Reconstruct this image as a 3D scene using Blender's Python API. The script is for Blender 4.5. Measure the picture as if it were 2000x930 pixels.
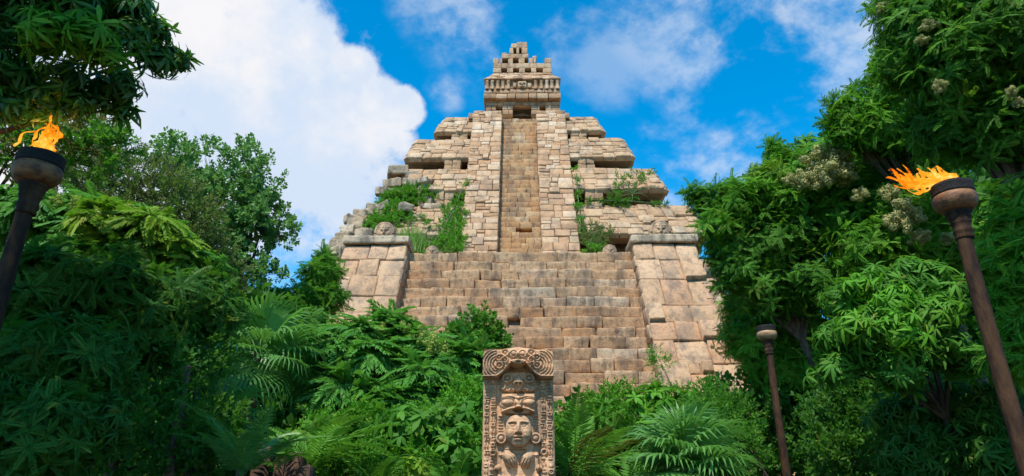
import bpy, math, random
import numpy as np

for o in list(bpy.data.objects):
    bpy.data.objects.remove(o)
S = bpy.context.scene
COL = S.collection
R = math.radians
PI = math.pi

# ------------------------------------------------------------------ camera
PITCH, YAW, EYE = R(22.0), R(0.69), 1.6
cam_d = bpy.data.cameras.new('camera')
cam_d.sensor_width = 36.0
cam_d.lens = 24.0
cam_d.clip_end = 2000
cam = bpy.data.objects.new('camera', cam_d)
COL.objects.link(cam)
cam.location = (0, 0, EYE)
cam.rotation_euler = (PI / 2 + PITCH, 0, YAW)
S.camera = cam
_r = np.array([math.cos(YAW), math.sin(YAW), 0.0])
_f0 = np.array([-math.sin(YAW), math.cos(YAW), 0.0])
_f = _f0 * math.cos(PITCH) + np.array([0, 0, math.sin(PITCH)])
_u = -_f0 * math.sin(PITCH) + np.array([0, 0, math.cos(PITCH)])
FPX = 2000 * 24.0 / 36.0


def ray(px, py):
    return _f + _r * ((px - 1000) / FPX) + _u * ((465 - py) / FPX)


def at(px, py, Y):
    """the point of the place that stands at depth Y along this line of sight"""
    d = ray(px, py)
    return np.array([0, 0, EYE]) + d * (Y / d[1])


def mpp(p):
    """metres per photo pixel at a point"""
    return float(np.dot(np.asarray(p) - np.array([0, 0, EYE]), _f)) / FPX


# ------------------------------------------------------------------ sky and sun
SUN_EL, SUN_AZ = R(58), R(200)           # azimuth clockwise from +Y: behind the camera, a little to its left
W = bpy.data.worlds.new("World")
S.world = W
W.use_nodes = True
nt = W.node_tree
nt.nodes.clear()


def N(t, kind, **kw):
    n = t.nodes.new(kind)
    for k, v in kw.items():
        setattr(n, k, v)
    return n


def M2(t, op, a, b=None, c=None, clamp=False):
    n = t.nodes.new('ShaderNodeMath')
    n.operation = op
    n.use_clamp = clamp
    for i, v in enumerate((a, b, c)):
        if v is None:
            continue
        if isinstance(v, (int, float)):
            n.inputs[i].default_value = v
        else:
            t.links.new(v, n.inputs[i])
    return n.outputs[0]


def smooth(t, val, lo, hi, a=0.0, b=1.0):
    n = N(t, 'ShaderNodeMapRange', interpolation_type='SMOOTHSTEP')
    t.links.new(val, n.inputs[0])
    for i, v in enumerate((lo, hi, a, b)):
        n.inputs[i + 1].default_value = v
    return n.outputs[0]


sky = N(nt, 'ShaderNodeTexSky', sky_type='NISHITA')
sky.sun_disc = False
sky.sun_elevation = SUN_EL
sky.sun_rotation = SUN_AZ
sky.air_density = 1.0
sky.dust_density = 0.15
sky.ozone_density = 3.0
hsv = N(nt, 'ShaderNodeHueSaturation')
hsv.inputs['Saturation'].default_value = 1.45
hsv.inputs['Hue'].default_value = 0.488
hsv.inputs['Value'].default_value = 1.38
nt.links.new(sky.outputs[0], hsv.inputs['Color'])
tc = N(nt, 'ShaderNodeTexCoord')
vec = tc.outputs['Generated']


def noise(t, v, scale, detail=6, rough=0.55, dist=0.0):
    n = N(t, 'ShaderNodeTexNoise')
    n.inputs['Scale'].default_value = scale
    n.inputs['Detail'].default_value = detail
    n.inputs['Roughness'].default_value = rough
    n.inputs['Distortion'].default_value = dist
    t.links.new(v, n.inputs['Vector'])
    return n.outputs[0]


def lobes(lst):
    out = None
    for px, py, r, wgt in lst:
        d = ray(px, py)
        d = d / np.linalg.norm(d)
        n = N(nt, 'ShaderNodeVectorMath', operation='DOT_PRODUCT')
        nt.links.new(vec, n.inputs[0])
        n.inputs[1].default_value = tuple(d)
        e = ray(px + r * 0.7, py + r * 0.7)
        e = e / np.linalg.norm(e)
        c1 = float(np.dot(d, e))
        v = smooth(nt, n.outputs['Value'], 1 - (1 - c1) * 2.0, 1 - (1 - c1) * 0.12, 0.0, wgt)
        out = v if out is None else M2(nt, 'MAXIMUM', out, v)
    return out


n1 = noise(nt, vec, 4.2, 10, 0.6, 0.1)
n2 = noise(nt, vec, 13.0, 9, 0.65, 0.1)
nn = M2(nt, 'ADD', M2(nt, 'MULTIPLY', M2(nt, 'SUBTRACT', n1, 0.5), 1.7), M2(nt, 'MULTIPLY', M2(nt, 'SUBTRACT', n2, 0.5), 1.15))
dense_l = lobes([(250, 60, 330, 1), (420, 170, 260, 1), (520, 70, 150, 1), (600, 110, 80, 1), (640, 190, 110, 1), (690, 140, 50, .9),
                 (720, 225, 80, 1), (780, 215, 46, .9), (740, 300, 80, .8), (630, 320, 130, 0.8), (590, 410, 110, 0.62), (130, 260, 300, 1), (330, 360, 230, 1)])
dense = smooth(nt, M2(nt, 'ADD', dense_l, nn), 0.30, 0.76)
wisp_l = lobes([(1470, 20, 260, 0.9), (1630, 60, 190, 1.0), (1330, -20, 200, 0.75), (1190, 100, 130, 0.5), (980, 0, 180, 0.8), (820, 10, 70, .6),
                (920, 120, 60, 0.4), (1430, 180, 95, 0.9), (1345, 222, 60, 0.8), (1290, 330, 100, 0.95), (1490, 300, 95, 1.0), (1430, 355, 130, 1.0),
                (865, 185, 45, 0.7), (1220, 180, 46, 0.45), (690, 460, 110, 0.65), (590, 510, 130, 0.7), (760, 340, 90, .8)])
mp3 = N(nt, 'ShaderNodeMapping')
mp3.inputs['Scale'].default_value = (6.0, 7.0, 8.0)
mp3.inputs['Rotation'].default_value = (0.2, 0.5, 0.3)
nt.links.new(vec, mp3.inputs['Vector'])
n3 = noise(nt, mp3.outputs[0], 1.0, 11, 0.60, 0.1)
wisp = M2(nt, 'MULTIPLY', smooth(nt, M2(nt, 'MULTIPLY', wisp_l, smooth(nt, n3, 0.38, 0.68)), 0.05, 0.92), 0.68)
mask = M2(nt, 'MAXIMUM', dense, wisp)
cl = N(nt, 'ShaderNodeMix', data_type='RGBA')
nt.links.new(smooth(nt, noise(nt, vec, 3.4, 9, 0.6), 0.43, 0.60), cl.inputs[0])
cl.inputs[6].default_value = (0.70, 0.82, 1.0, 1)
cl.inputs[7].default_value = (0.99, 0.98, 1.0, 1)
bg1 = N(nt, 'ShaderNodeBackground')
nt.links.new(hsv.outputs[0], bg1.inputs[0])
bg1.inputs[1].default_value = 0.13
bg2 = N(nt, 'ShaderNodeBackground')
nt.links.new(cl.outputs[2], bg2.inputs[0])
bg2.inputs[1].default_value = 0.66
mx = N(nt, 'ShaderNodeMixShader')
nt.links.new(mask, mx.inputs[0])
nt.links.new(bg1.outputs[0], mx.inputs[1])
nt.links.new(bg2.outputs[0], mx.inputs[2])
wo = N(nt, 'ShaderNodeOutputWorld')
nt.links.new(mx.outputs[0], wo.inputs[0])

sl = bpy.data.lights.new('sun', 'SUN')
sl.energy = 4.0
sl.angle = R(0.6)
sl.color = (1.0, 0.94, 0.85)
so = bpy.data.objects.new('sun', sl)
COL.objects.link(so)
so.rotation_euler = (PI / 2 - SUN_EL, 0, -SUN_AZ + PI)
so.location = (-20, -25, 50)

S.view_settings.view_transform = 'Standard'
S.view_settings.look = 'None'
S.view_settings.exposure = 0.52
S.view_settings.gamma = 1.0
S.render.engine = 'CYCLES'
S.cycles.max_bounces = 8
S.cycles.diffuse_bounces = 5
S.cycles.glossy_bounces = 2
S.cycles.transmission_bounces = 5
S.cycles.use_denoising = True
S.cycles.caustics_reflective = False
S.cycles.caustics_refractive = False

# ------------------------------------------------------------------ helpers
rng = np.random.default_rng(11)
random.seed(11)
ORIG = {}


def hash01(ix, iy, iz):
    h = (ix * 374761393 + iy * 668265263 + iz * 2147483647 + 1274126177) & 0xffffffff
    h = ((h ^ (h >> 13)) * 1274126177) & 0xffffffff
    return ((h ^ (h >> 16)) & 0xffff) / 65535.0


def vnoise(p):
    p = np.asarray(p, float)
    i = np.floor(p).astype(np.int64)
    f = p - i
    f = f * f * (3 - 2 * f)
    out = 0
    for dx in (0, 1):
        for dy in (0, 1):
            for dz in (0, 1):
                w = (f[..., 0] if dx else 1 - f[..., 0]) * (f[..., 1] if dy else 1 - f[..., 1]) * (f[..., 2] if dz else 1 - f[..., 2])
                out = out + w * hash01(i[..., 0] + dx, i[..., 1] + dy, i[..., 2] + dz)
    return out


def fbm(p, o=3):
    p = np.asarray(p, float)
    s, a = 0, 0.5
    for k in range(o):
        s = s + a * vnoise(p * (2 ** k) + 17.3 * k)
        a *= 0.5
    return s / (1 - 0.5 ** o)


class MB:
    def __init__(self):
        self.v, self.q, self.r, self.n = [], [], [], 0

    def add(self, v, q, r=None):
        v = np.asarray(v, float).reshape(-1, 3)
        q = np.asarray(q, np.int64).reshape(-1, 4)
        self.v.append(v)
        self.q.append(q + self.n)
        if r is None:
            r = rng.random()
        self.r.append(np.broadcast_to(np.asarray(r, float), (len(q),)))
        self.n += len(v)

    def build(self, name, mat, parent=None, smooth=False, label=None):
        v = np.concatenate(self.v)
        q = np.concatenate(self.q)
        r = np.concatenate(self.r)
        if parent is not None:
            v = v - ORIG[parent.name]
        me = bpy.data.meshes.new(name)
        me.vertices.add(len(v))
        me.vertices.foreach_set('co', v.astype(np.float32).ravel())
        me.loops.add(len(q) * 4)
        me.loops.foreach_set('vertex_index', q.astype(np.int32).ravel())
        me.polygons.add(len(q))
        me.polygons.foreach_set('loop_start', np.arange(0, len(q) * 4, 4, dtype=np.int32))
        me.polygons.foreach_set('loop_total', np.full(len(q), 4, dtype=np.int32))
        if smooth:
            me.polygons.foreach_set('use_smooth', np.ones(len(q), bool))
        a = me.attributes.new('rnd', 'FLOAT', 'FACE')
        a.data.foreach_set('value', r.astype(np.float32))
        me.update(calc_edges=True)
        me.materials.append(mat)
        o = bpy.data.objects.new(name, me)
        COL.objects.link(o)
        if parent is not None:
            o.parent = parent
            ORIG[o.name] = ORIG[parent.name]
        else:
            ORIG[o.name] = np.zeros(3)
        if label:
            o['label'] = label
        return o


def tag(o, label, cat, group=None):
    o['label'] = label
    o['category'] = cat
    if group:
        o['group'] = group
    return o


def thing(name, label, cat, loc=(0, 0, 0), group=None):
    o = bpy.data.objects.new(name, None)
    COL.objects.link(o)
    o.empty_display_size = 0.3
    o.location = tuple(float(x) for x in loc)
    ORIG[o.name] = np.array(loc, float)
    return tag(o, label, cat, group)


def norm(v):
    v = np.asarray(v, float)
    return v / np.maximum(np.linalg.norm(v, axis=-1, keepdims=True), 1e-9)


# rounded stone: a cube whose faces are 4x4 grids pulled to a bevel
def _cube_grid(k):
    vs, qs = [], []
    for ax in range(3):
        for sg in (0, 1):
            base = len(vs)
            for i in range(k):
                for j in range(k):
                    p = [0, 0, 0]
                    p[ax] = (k - 1) * sg
                    p[(ax + 1) % 3] = i
                    p[(ax + 2) % 3] = j
                    vs.append(p)
            for i in range(k - 1):
                for j in range(k - 1):
                    a = base + i * k + j
                    q = [a, a + k, a + k + 1, a + 1]
                    qs.append(q if sg else q[::-1])
    return np.array(vs), np.array(qs)


_CG = {k: _cube_grid(k) for k in (4, 7, 14)}


def stone(mb, c, size, bevel=0.04, rot=(0, 0, 0), jit=0.0, k=4, rough=0.0, r=None, basis=None, shear=0.0):
    idx, q = _CG[k]
    h = np.array(size, float) / 2
    b = min(bevel, h.min() * 0.95)
    co = np.zeros((3, k))
    for a in range(3):
        co[a] = np.concatenate([[-h[a]], np.linspace(-h[a] + b, h[a] - b, k - 2), [h[a]]])
    p = np.stack([co[a][idx[:, a]] for a in range(3)], 1)
    inner = np.clip(p, -(h - b), h - b)
    d = p - inner
    l = np.linalg.norm(d, axis=1, keepdims=True)
    p = inner + d / np.maximum(l, 1e-9) * b * (l > 1e-9)
    if jit:   # skew the eight corners
        cj = rng.normal(0, jit, (2, 2, 2, 3))
        t = p / (2 * h) + 0.5
        w = 0
        for i in (0, 1):
            for j in (0, 1):
                for m in (0, 1):
                    ww = (t[:, 0] if i else 1 - t[:, 0]) * (t[:, 1] if j else 1 - t[:, 1]) * (t[:, 2] if m else 1 - t[:, 2])
                    w = w + ww[:, None] * cj[i, j, m]
        p = p + w
    if rough:
        off = rng.random(3) * 100
        nn_ = norm(d + p / h * 0.3)
        p = p + nn_ * ((fbm(p * 3.0 + off, 3) - 0.5) * 2 * rough)[:, None]
    if shear:      # the foot of the riser stands back under its nosing
        p[:, 1] += shear * np.clip(0.5 - p[:, 2] / (2 * h[2]), 0, 1) * (p[:, 1] < 0)
    if basis is not None:
        p = p @ np.asarray(basis, float)
    else:
        cx, sx = math.cos(rot[0]), math.sin(rot[0])
        cy, sy = math.cos(rot[1]), math.sin(rot[1])
        cz, sz = math.cos(rot[2]), math.sin(rot[2])
        Rm = np.array([[cz, -sz, 0], [sz, cz, 0], [0, 0, 1]]) @ np.array([[cy, 0, sy], [0, 1, 0], [-sy, 0, cy]]) @ np.array([[1, 0, 0], [0, cx, -sx], [0, sx, cx]])
        p = p @ Rm.T
    mb.add(p + np.array(c, float), q, r)


def hexa(mb, corners, r=0.5):
    """plain solid from 8 corners: bottom ring 0-3, top ring 4-7"""
    mb.add(corners, [[3, 2, 1, 0], [4, 5, 6, 7], [0, 1, 5, 4], [1, 2, 6, 5], [2, 3, 7, 6], [3, 0, 4, 7]], r)


def masonry(mb, P00, P10, P11, P01, ch, bw, out=0.06, depth=0.25, gap=0.017, keep=None, bevel=0.026, split=0.25, tilt=0.016, chip=0.0, seed=None):
    """a wall face laid in courses of separate stones; P00-P10 is the bottom edge, outward normal = (P10-P00) x (P01-P00)"""
    rg = np.random.default_rng(seed if seed is not None else rng.integers(1 << 30))
    P00, P10, P11, P01 = [np.array(p, float) for p in (P00, P10, P11, P01)]
    nrm = norm(np.cross(P10 - P00, P01 - P00))
    Hh = (np.linalg.norm(P01 - P00) + np.linalg.norm(P11 - P10)) / 2
    Wb, Wt = np.linalg.norm(P10 - P00), np.linalg.norm(P11 - P01)
    nr = max(1, int(round(Hh / ch)))
    hs = rg.uniform(0.75, 1.25, nr)
    vb = np.concatenate([[0], np.cumsum(hs) / hs.sum()])

    def P(u, v):
        u = u[..., None]
        v = v[..., None]
        return P00 * (1 - u) * (1 - v) + P10 * u * (1 - v) + P11 * u * v + P01 * (1 - u) * v
    cells = []
    for i in range(nr):
        w = Wb + (Wt - Wb) * (vb[i] + vb[i + 1]) / 2
        nb = max(1, int(round(w / bw)))
        ws = rg.uniform(0.6, 1.5, nb)
        ub = np.concatenate([[0], np.cumsum(ws) / ws.sum()])
        for j in range(nb):
            if rg.random() < split:
                vm = vb[i] + (vb[i + 1] - vb[i]) * rg.uniform(0.38, 0.62)
                cells.append((ub[j], ub[j + 1], vb[i], vm, w))
                if rg.random() < 0.5 and ws[j] > 1.0:
                    um = (ub[j] + ub[j + 1]) / 2
                    cells.append((ub[j], um, vm, vb[i + 1], w))
                    cells.append((um, ub[j + 1], vm, vb[i + 1], w))
                else:
                    cells.append((ub[j], ub[j + 1], vm, vb[i + 1], w))
            else:
                cells.append((ub[j], ub[j + 1], vb[i], vb[i + 1], w))
    K = 4
    qi = []
    for a in range(K - 1):
        for b in range(K - 1):
            s = a * K + b
            qi.append([s, s + 1, s + K + 1, s + K])
    ring = [b for b in range(K)] + [a * K + K - 1 for a in range(1, K)] + [(K - 1) * K + b for b in range(K - 2, -1, -1)] + [a * K for a in range(K - 2, 0, -1)]
    nrg = len(ring)
    for t in range(nrg):
        qi.append([ring[t], K * K + t, K * K + (t + 1) % nrg, ring[(t + 1) % nrg]])
    qi = np.array(qi)
    qi = qi[:, ::-1]
    for (u0, u1, v0, v1, w) in cells:
        if keep is not None and not keep((u0 + u1) / 2, (v0 + v1) / 2, rg):
            continue
        du, dv = u1 - u0, v1 - v0
        gu, gv = gap / w, gap / Hh
        wu, hv = du * w, dv * Hh
        cu, cv = min(bevel / w, du * 0.3), min(bevel / Hh, dv * 0.3)
        us = np.array([u0 + gu, u0 + gu + cu, u1 - gu - cu, u1 - gu])
        vs = np.array([v0 + gv, v0 + gv + cv, v1 - gv - cv, v1 - gv])
        U, V = np.meshgrid(us, vs)
        U = U + rg.normal(0, 0.10 * cu, U.shape)
        V = V + rg.normal(0, 0.14 * cv, V.shape)
        h0 = rg.uniform(-0.25, 1.0) * out if rg.random() > 0.06 else rg.uniform(1.0, 2.2) * out
        sk = rg.normal(0, tilt, 2)
        hh = h0 + sk[0] * ((U - u0) / du - 0.5) + sk[1] * ((V - v0) / dv - 0.5)
        edge = np.ones((K, K))
        edge[1:-1, 1:-1] = 0
        hh = hh - edge * bevel * 0.55 + rg.normal(0, bevel * 0.22, hh.shape)
        if chip and rg.random() < chip:
            ci, cj = rg.integers(0, 2) * 3, rg.integers(0, 2) * 3
            hh[ci, cj] -= 0.10
        pts = P(U, V) + nrm * hh[..., None]
        pts = pts.reshape(-1, 3)
        back = P(U.reshape(-1)[ring], V.reshape(-1)[ring]) - nrm * depth
        mb.add(np.concatenate([pts, back]), qi, rg.random())


def tube(mb, pts, rad, seg=8, r=0.5, cap=True):
    pts = np.asarray(pts, float)
    rad = np.broadcast_to(np.asarray(rad, float), (len(pts),))
    tg = np.gradient(pts, axis=0)
    tg = norm(tg)
    ref = np.array([0.31, 0.95, 0.05]) if abs(tg[:, 2]).mean() > 0.6 else np.array([0.05, 0.1, 1.0])
    a = norm(np.cross(tg, ref))
    b = np.cross(tg, a)
    th = np.linspace(0, 2 * PI, seg, endpoint=False)
    ringv = (a[:, None, :] * np.cos(th)[None, :, None] + b[:, None, :] * np.sin(th)[None, :, None]) * rad[:, None, None] + pts[:, None, :]
    v = ringv.reshape(-1, 3)
    q = []
    for i in range(len(pts) - 1):
        for j in range(seg):
            k = (j + 1) % seg
            q.append([i * seg + j, i * seg + k, (i + 1) * seg + k, (i + 1) * seg + j])
    mb.add(v, q, r)


def lathe(mb, prof, c=(0, 0, 0), seg=28, r=0.5, wob=0.0):
    prof = np.asarray(prof, float)
    th = np.linspace(0, 2 * PI, seg, endpoint=False)
    v = np.stack([prof[:, None, 0] * np.cos(th), prof[:, None, 0] * np.sin(th), np.broadcast_to(prof[:, None, 1], (len(prof), seg))], -1)
    if wob:
        v = v + (fbm(v * 6, 2) - 0.5)[..., None] * wob
    q = []
    for i in range(len(prof) - 1):
        for j in range(seg):
            k = (j + 1) % seg
            q.append([i * seg + j, i * seg + k, (i + 1) * seg + k, (i + 1) * seg + j])
    mb.add(v.reshape(-1, 3) + np.array(c, float), q, r)


# ------------------------------------------------------------------ materials
def mat(name):
    m = bpy.data.materials.new(name)
    m.use_nodes = True
    t = m.node_tree
    t.nodes.clear()
    out = N(t, 'ShaderNodeOutputMaterial')
    return m, t, out


def ramp(t, fac, stops, interp='LINEAR'):
    n = N(t, 'ShaderNodeValToRGB')
    n.color_ramp.interpolation = interp
    e = n.color_ramp.elements
    while len(e) > 1:
        e.remove(e[0])
    e[0].position, e[0].color = stops[0][0], (*stops[0][1], 1)
    for p, c in stops[1:]:
        x = e.new(p)
        x.color = (*c, 1)
    t.links.new(fac, n.inputs[0])
    return n.outputs[0]


def mixc(t, fac, a, b, blend='MIX'):
    n = N(t, 'ShaderNodeMix', data_type='RGBA', blend_type=blend)
    for i, v in ((0, fac), (6, a), (7, b)):
        if isinstance(v, (int, float)):
            n.inputs[i].default_value = v
        elif isinstance(v, tuple):
            n.inputs[i].default_value = (*v, 1)
        else:
            t.links.new(v, n.inputs[i])
    return n.outputs[2]


def attr(t, name='rnd'):
    n = N(t, 'ShaderNodeAttribute', attribute_name=name)
    return n.outputs['Fac']


def objvec(t, scale=(1, 1, 1)):
    c = N(t, 'ShaderNodeTexCoord')
    m = N(t, 'ShaderNodeMapping')
    m.inputs['Scale'].default_value = scale
    t.links.new(c.outputs['Object'], m.inputs['Vector'])
    return m.outputs[0]


def stone_mat(name, stops, stain=0.5, stain_col=(0.10, 0.085, 0.07), bump=0.6, fine=14.0, pale=(0.55, 0.50, 0.43), pale_amt=0.3, orange=0.25, streak=0.4):
    m, t, out = mat(name)
    v = objvec(t)
    WARM = (1.03, 0.945, 0.82)
    stops = [(p_, tuple(x * w_ for x, w_ in zip(c_, WARM))) for p_, c_ in stops]
    pale = tuple(x * w_ for x, w_ in zip(pale, (1.0, .93, .82)))
    base = ramp(t, attr(t), stops)
    n_big = noise(t, v, 1.1, 6, 0.65)
    n_mid = noise(t, v, 4.5, 6, 0.7)
    n_fine = noise(t, v, fine, 5, 0.7)
    c = mixc(t, M2(t, 'MULTIPLY', smooth(t, n_mid, 0.46, 0.62), orange), base, (0.47, 0.235, 0.10))
    c = mixc(t, M2(t, 'MULTIPLY', smooth(t, n_fine, 0.47, 0.62), pale_amt), c, pale)
    st = objvec(t, (1.6, 1.6, 0.55))
    n_st = noise(t, st, 1.7, 7, 0.72)
    c = mixc(t, M2(t, 'MULTIPLY', smooth(t, n_st, 0.47, 0.64), stain), c, stain_col)
    n_lg = noise(t, objvec(t, (1.3, 1.3, 0.28)), 0.9, 7, 0.62)
    c = mixc(t, M2(t, 'MULTIPLY', smooth(t, n_lg, 0.49, 0.62), stain * .8), c, tuple(x * 1.5 for x in stain_col))
    n_sp = noise(t, v, 7.0, 8, 0.78)
    c = mixc(t, M2(t, 'MULTIPLY', smooth(t, n_sp, 0.51, 0.64), streak), c, (0.13, 0.105, 0.085))
    p = N(t, 'ShaderNodeBsdfPrincipled')
    t.links.new(c, p.inputs['Base Color'])
    p.inputs['Roughness'].default_value = 0.92
    p.inputs['Specular IOR Level'].default_value = 0.2
    b = N(t, 'ShaderNodeBump')
    b.inputs['Strength'].default_value = bump
    b.inputs['Distance'].default_value = 0.09
    hsum = M2(t, 'ADD', M2(t, 'MULTIPLY', n_mid, 0.8), M2(t, 'MULTIPLY', noise(t, v, 22, 4, 0.6), 0.5))
    t.links.new(hsum, b.inputs['Height'])
    t.links.new(b.outputs[0], p.inputs['Normal'])
    t.links.new(p.outputs[0], out.inputs[0])
    return m


STONE_UP = stone_mat('pale_ashlar', [(0, (0.34, 0.20, 0.11)), (0.3, (0.46, 0.31, 0.195)), (0.55, (0.53, 0.41, 0.29)), (0.75, (0.41, 0.24, 0.13)), (1, (0.63, 0.54, 0.43))],
                     stain=0.42, streak=0.45, orange=0.25)
STONE_TIER = stone_mat('tan_ashlar', [(0, (0.36, 0.235, 0.135)), (0.3, (0.44, 0.31, 0.195)), (0.55, (0.49, 0.37, 0.25)), (0.75, (0.40, 0.25, 0.14)), (1, (0.54, 0.45, 0.34))],
                       stain=0.45, streak=0.4, orange=0.25)
STONE_STEP = stone_mat('warm_step_stone', [(0, (0.44, 0.255, 0.125)), (0.35, (0.53, 0.34, 0.18)), (0.6, (0.57, 0.40, 0.23)), (0.8, (0.46, 0.26, 0.125)), (1, (0.60, 0.48, 0.33))],
                       stain=0.55, streak=0.5, orange=0.38, pale_amt=0.25)
STONE_LOW = stone_mat('weathered_stair_stone', [(0, (0.50, 0.30, 0.165)), (0.3, (0.58, 0.385, 0.23)), (0.55, (0.62, 0.46, 0.31)), (0.8, (0.51, 0.285, 0.14)), (1, (0.61, 0.52, 0.41))],
                      stain=0.62, streak=0.68, orange=0.40, pale_amt=0.35, stain_col=(0.085, 0.07, 0.058))
STONE_WING = stone_mat('wing_wall_stone', [(0, (0.43, 0.285, 0.175)), (0.3, (0.50, 0.34, 0.215)), (0.55, (0.53, 0.39, 0.265)), (0.8, (0.46, 0.27, 0.16)), (1, (0.52, 0.43, 0.33))],
                       stain=0.55, streak=0.55, orange=0.3, pale_amt=0.35)
STONE_GREY = stone_mat('lichen_grey_stone', [(0, (0.36, 0.29, 0.21)), (0.4, (0.44, 0.38, 0.30)), (0.7, (0.42, 0.33, 0.23)), (1, (0.50, 0.45, 0.37))],
                       stain=0.75, streak=0.6, orange=0.15, stain_col=(0.07, 0.065, 0.055))
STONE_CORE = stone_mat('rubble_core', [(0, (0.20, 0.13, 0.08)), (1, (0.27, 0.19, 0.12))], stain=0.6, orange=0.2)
STONE_STELE = stone_mat('carved_red_sandstone', [(0, (0.55, 0.355, 0.225)), (1, (0.58, 0.385, 0.25))], stain=0.45, streak=0.5, orange=0.3, pale_amt=0.3,
                        pale=(0.42, 0.31, 0.24), bump=0.25, fine=30)


def leaf_mat(name, dark, light, trans=0.44, rough=0.6, spec=0.22, tint=(0.10, 0.16, 0.02), tint_amt=0.25):
    m, t, out = mat(name)
    a = attr(t)
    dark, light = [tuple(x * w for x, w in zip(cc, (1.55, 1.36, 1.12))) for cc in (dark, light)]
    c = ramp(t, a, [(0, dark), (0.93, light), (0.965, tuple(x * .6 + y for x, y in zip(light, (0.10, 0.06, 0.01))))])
    n = noise(t, objvec(t), 1.3, 3, 0.6)
    c = mixc(t, M2(t, 'MULTIPLY', smooth(t, n, 0.5, 0.65), tint_amt), c, tint)
    p = N(t, 'ShaderNodeBsdfPrincipled')
    t.links.new(c, p.inputs['Base Color'])
    p.inputs['Roughness'].default_value = rough
    p.inputs['Specular IOR Level'].default_value = spec
    tr = N(t, 'ShaderNodeBsdfTranslucent')
    t.links.new(mixc(t, 0.5, c, (0.13, 0.36, 0.012)), tr.inputs[0])
    mxs = N(t, 'ShaderNodeMixShader')
    mxs.inputs[0].default_value = trans
    t.links.new(p.outputs[0], mxs.inputs[1])
    t.links.new(tr.outputs[0], mxs.inputs[2])
    t.links.new(mxs.outputs[0], out.inputs[0])
    return m


LF = {
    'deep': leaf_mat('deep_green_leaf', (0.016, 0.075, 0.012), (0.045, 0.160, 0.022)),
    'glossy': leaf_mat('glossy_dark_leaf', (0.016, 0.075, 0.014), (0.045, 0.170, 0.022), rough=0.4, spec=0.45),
    'mid': leaf_mat('mid_green_leaf', (0.024, 0.115, 0.012), (0.075, 0.240, 0.026)),
    'bright': leaf_mat('bright_green_leaf', (0.034, 0.150, 0.010), (0.100, 0.310, 0.024), trans=0.4, tint=(0.16, 0.28, 0.02)),
    'lime': leaf_mat('yellow_green_leaf', (0.07, 0.19, 0.015), (0.17, 0.30, 0.03), trans=0.4),
    'sumac': leaf_mat('blue_green_leaflet', (0.036, 0.160, 0.036), (0.095, 0.300, 0.065), tint=(0.10, 0.22, 0.02)),
    'airy': leaf_mat('soft_grey_green_leaf', (0.055, 0.150, 0.042), (0.140, 0.290, 0.100), trans=0.4, tint=(0.12, 0.2, 0.05)),
    'olive': leaf_mat('olive_grey_leaf', (0.045, 0.090, 0.026), (0.12, 0.150, 0.060), tint=(0.16, 0.10, 0.045), tint_amt=0.4),
    'rusty': leaf_mat('brown_tinged_leaf', (0.05, 0.08, 0.02), (0.17, 0.12, 0.045), tint=(0.22, 0.10, 0.04), tint_amt=0.5),
    'palm': leaf_mat('palm_blade', (0.042, 0.150, 0.040), (0.120, 0.300, 0.085), rough=0.45, spec=0.4, tint=(0.09, 0.22, 0.05)),
    'fern': leaf_mat('fern_frond', (0.04, 0.15, 0.02), (0.10, 0.27, 0.035), trans=0.4),
    'brownfern': leaf_mat('dead_frond', (0.09, 0.055, 0.02), (0.16, 0.10, 0.035), trans=0.3, tint=(0.1, 0.08, 0.02)),
    'grass': leaf_mat('grass_blade', (0.06, 0.18, 0.02), (0.16, 0.30, 0.07), trans=0.4),
    'flower': leaf_mat('cream_blossom', (0.17, 0.21, 0.085), (0.35, 0.36, 0.18), trans=0.25, tint=(0.35, 0.33, 0.18)),
    'panicle': leaf_mat('yellow_green_panicle', (0.14, 0.24, 0.05), (0.28, 0.38, 0.10), trans=0.25, tint=(0.26, 0.36, 0.11)),
}


def simple(name, col, rough=0.6, metal=0.0, spec=0.4, var=0.5, vs=6.0, col2=None, bump=0.3, stretch=(1, 1, 1)):
    m, t, out = mat(name)
    v = objvec(t, stretch)
    n = noise(t, v, vs, 6, 0.65)
    c2 = col2 if col2 else tuple(x * (1 - var) for x in col)
    c = mixc(t, smooth(t, n, 0.35, 0.65), c2, col)
    p = N(t, 'ShaderNodeBsdfPrincipled')
    t.links.new(c, p.inputs['Base Color'])
    p.inputs['Roughness'].default_value = rough
    p.inputs['Metallic'].default_value = metal
    p.inputs['Specular IOR Level'].default_value = spec
    b = N(t, 'ShaderNodeBump')
    b.inputs['Strength'].default_value = bump
    b.inputs['Distance'].default_value = 0.02
    t.links.new(noise(t, v, vs * 3, 5, 0.6), b.inputs['Height'])
    t.links.new(b.outputs[0], p.inputs['Normal'])
    t.links.new(p.outputs[0], out.inputs[0])
    return m


BARK = simple('bark', (0.12, 0.085, 0.06), 0.9, vs=9, col2=(0.04, 0.03, 0.022), stretch=(1, 1, 0.25), bump=0.8)
BARK_RED = simple('reddish_bark', (0.17, 0.09, 0.065), 0.9, vs=9, col2=(0.06, 0.035, 0.028), stretch=(1, 1, 0.25), bump=0.8)
STEM_G = simple('green_stem', (0.10, 0.17, 0.04), 0.6, vs=9, col2=(0.05, 0.09, 0.02))
EARTH = simple('dark_leaf_litter', (0.055, 0.040, 0.026), 0.95, vs=3, col2=(0.02, 0.022, 0.010), bump=0.8)
ROCK = simple('red_brown_rock', (0.13, 0.065, 0.04), 0.95, vs=5, col2=(0.04, 0.03, 0.02), bump=0.9)
T_POLE = simple('rusted_bronze_pole', (0.078, 0.040, 0.020), 0.8, 0.0, vs=7, spec=0.12, col2=(0.022, 0.014, 0.011), stretch=(1, 1, 0.3), bump=0.9)
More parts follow.
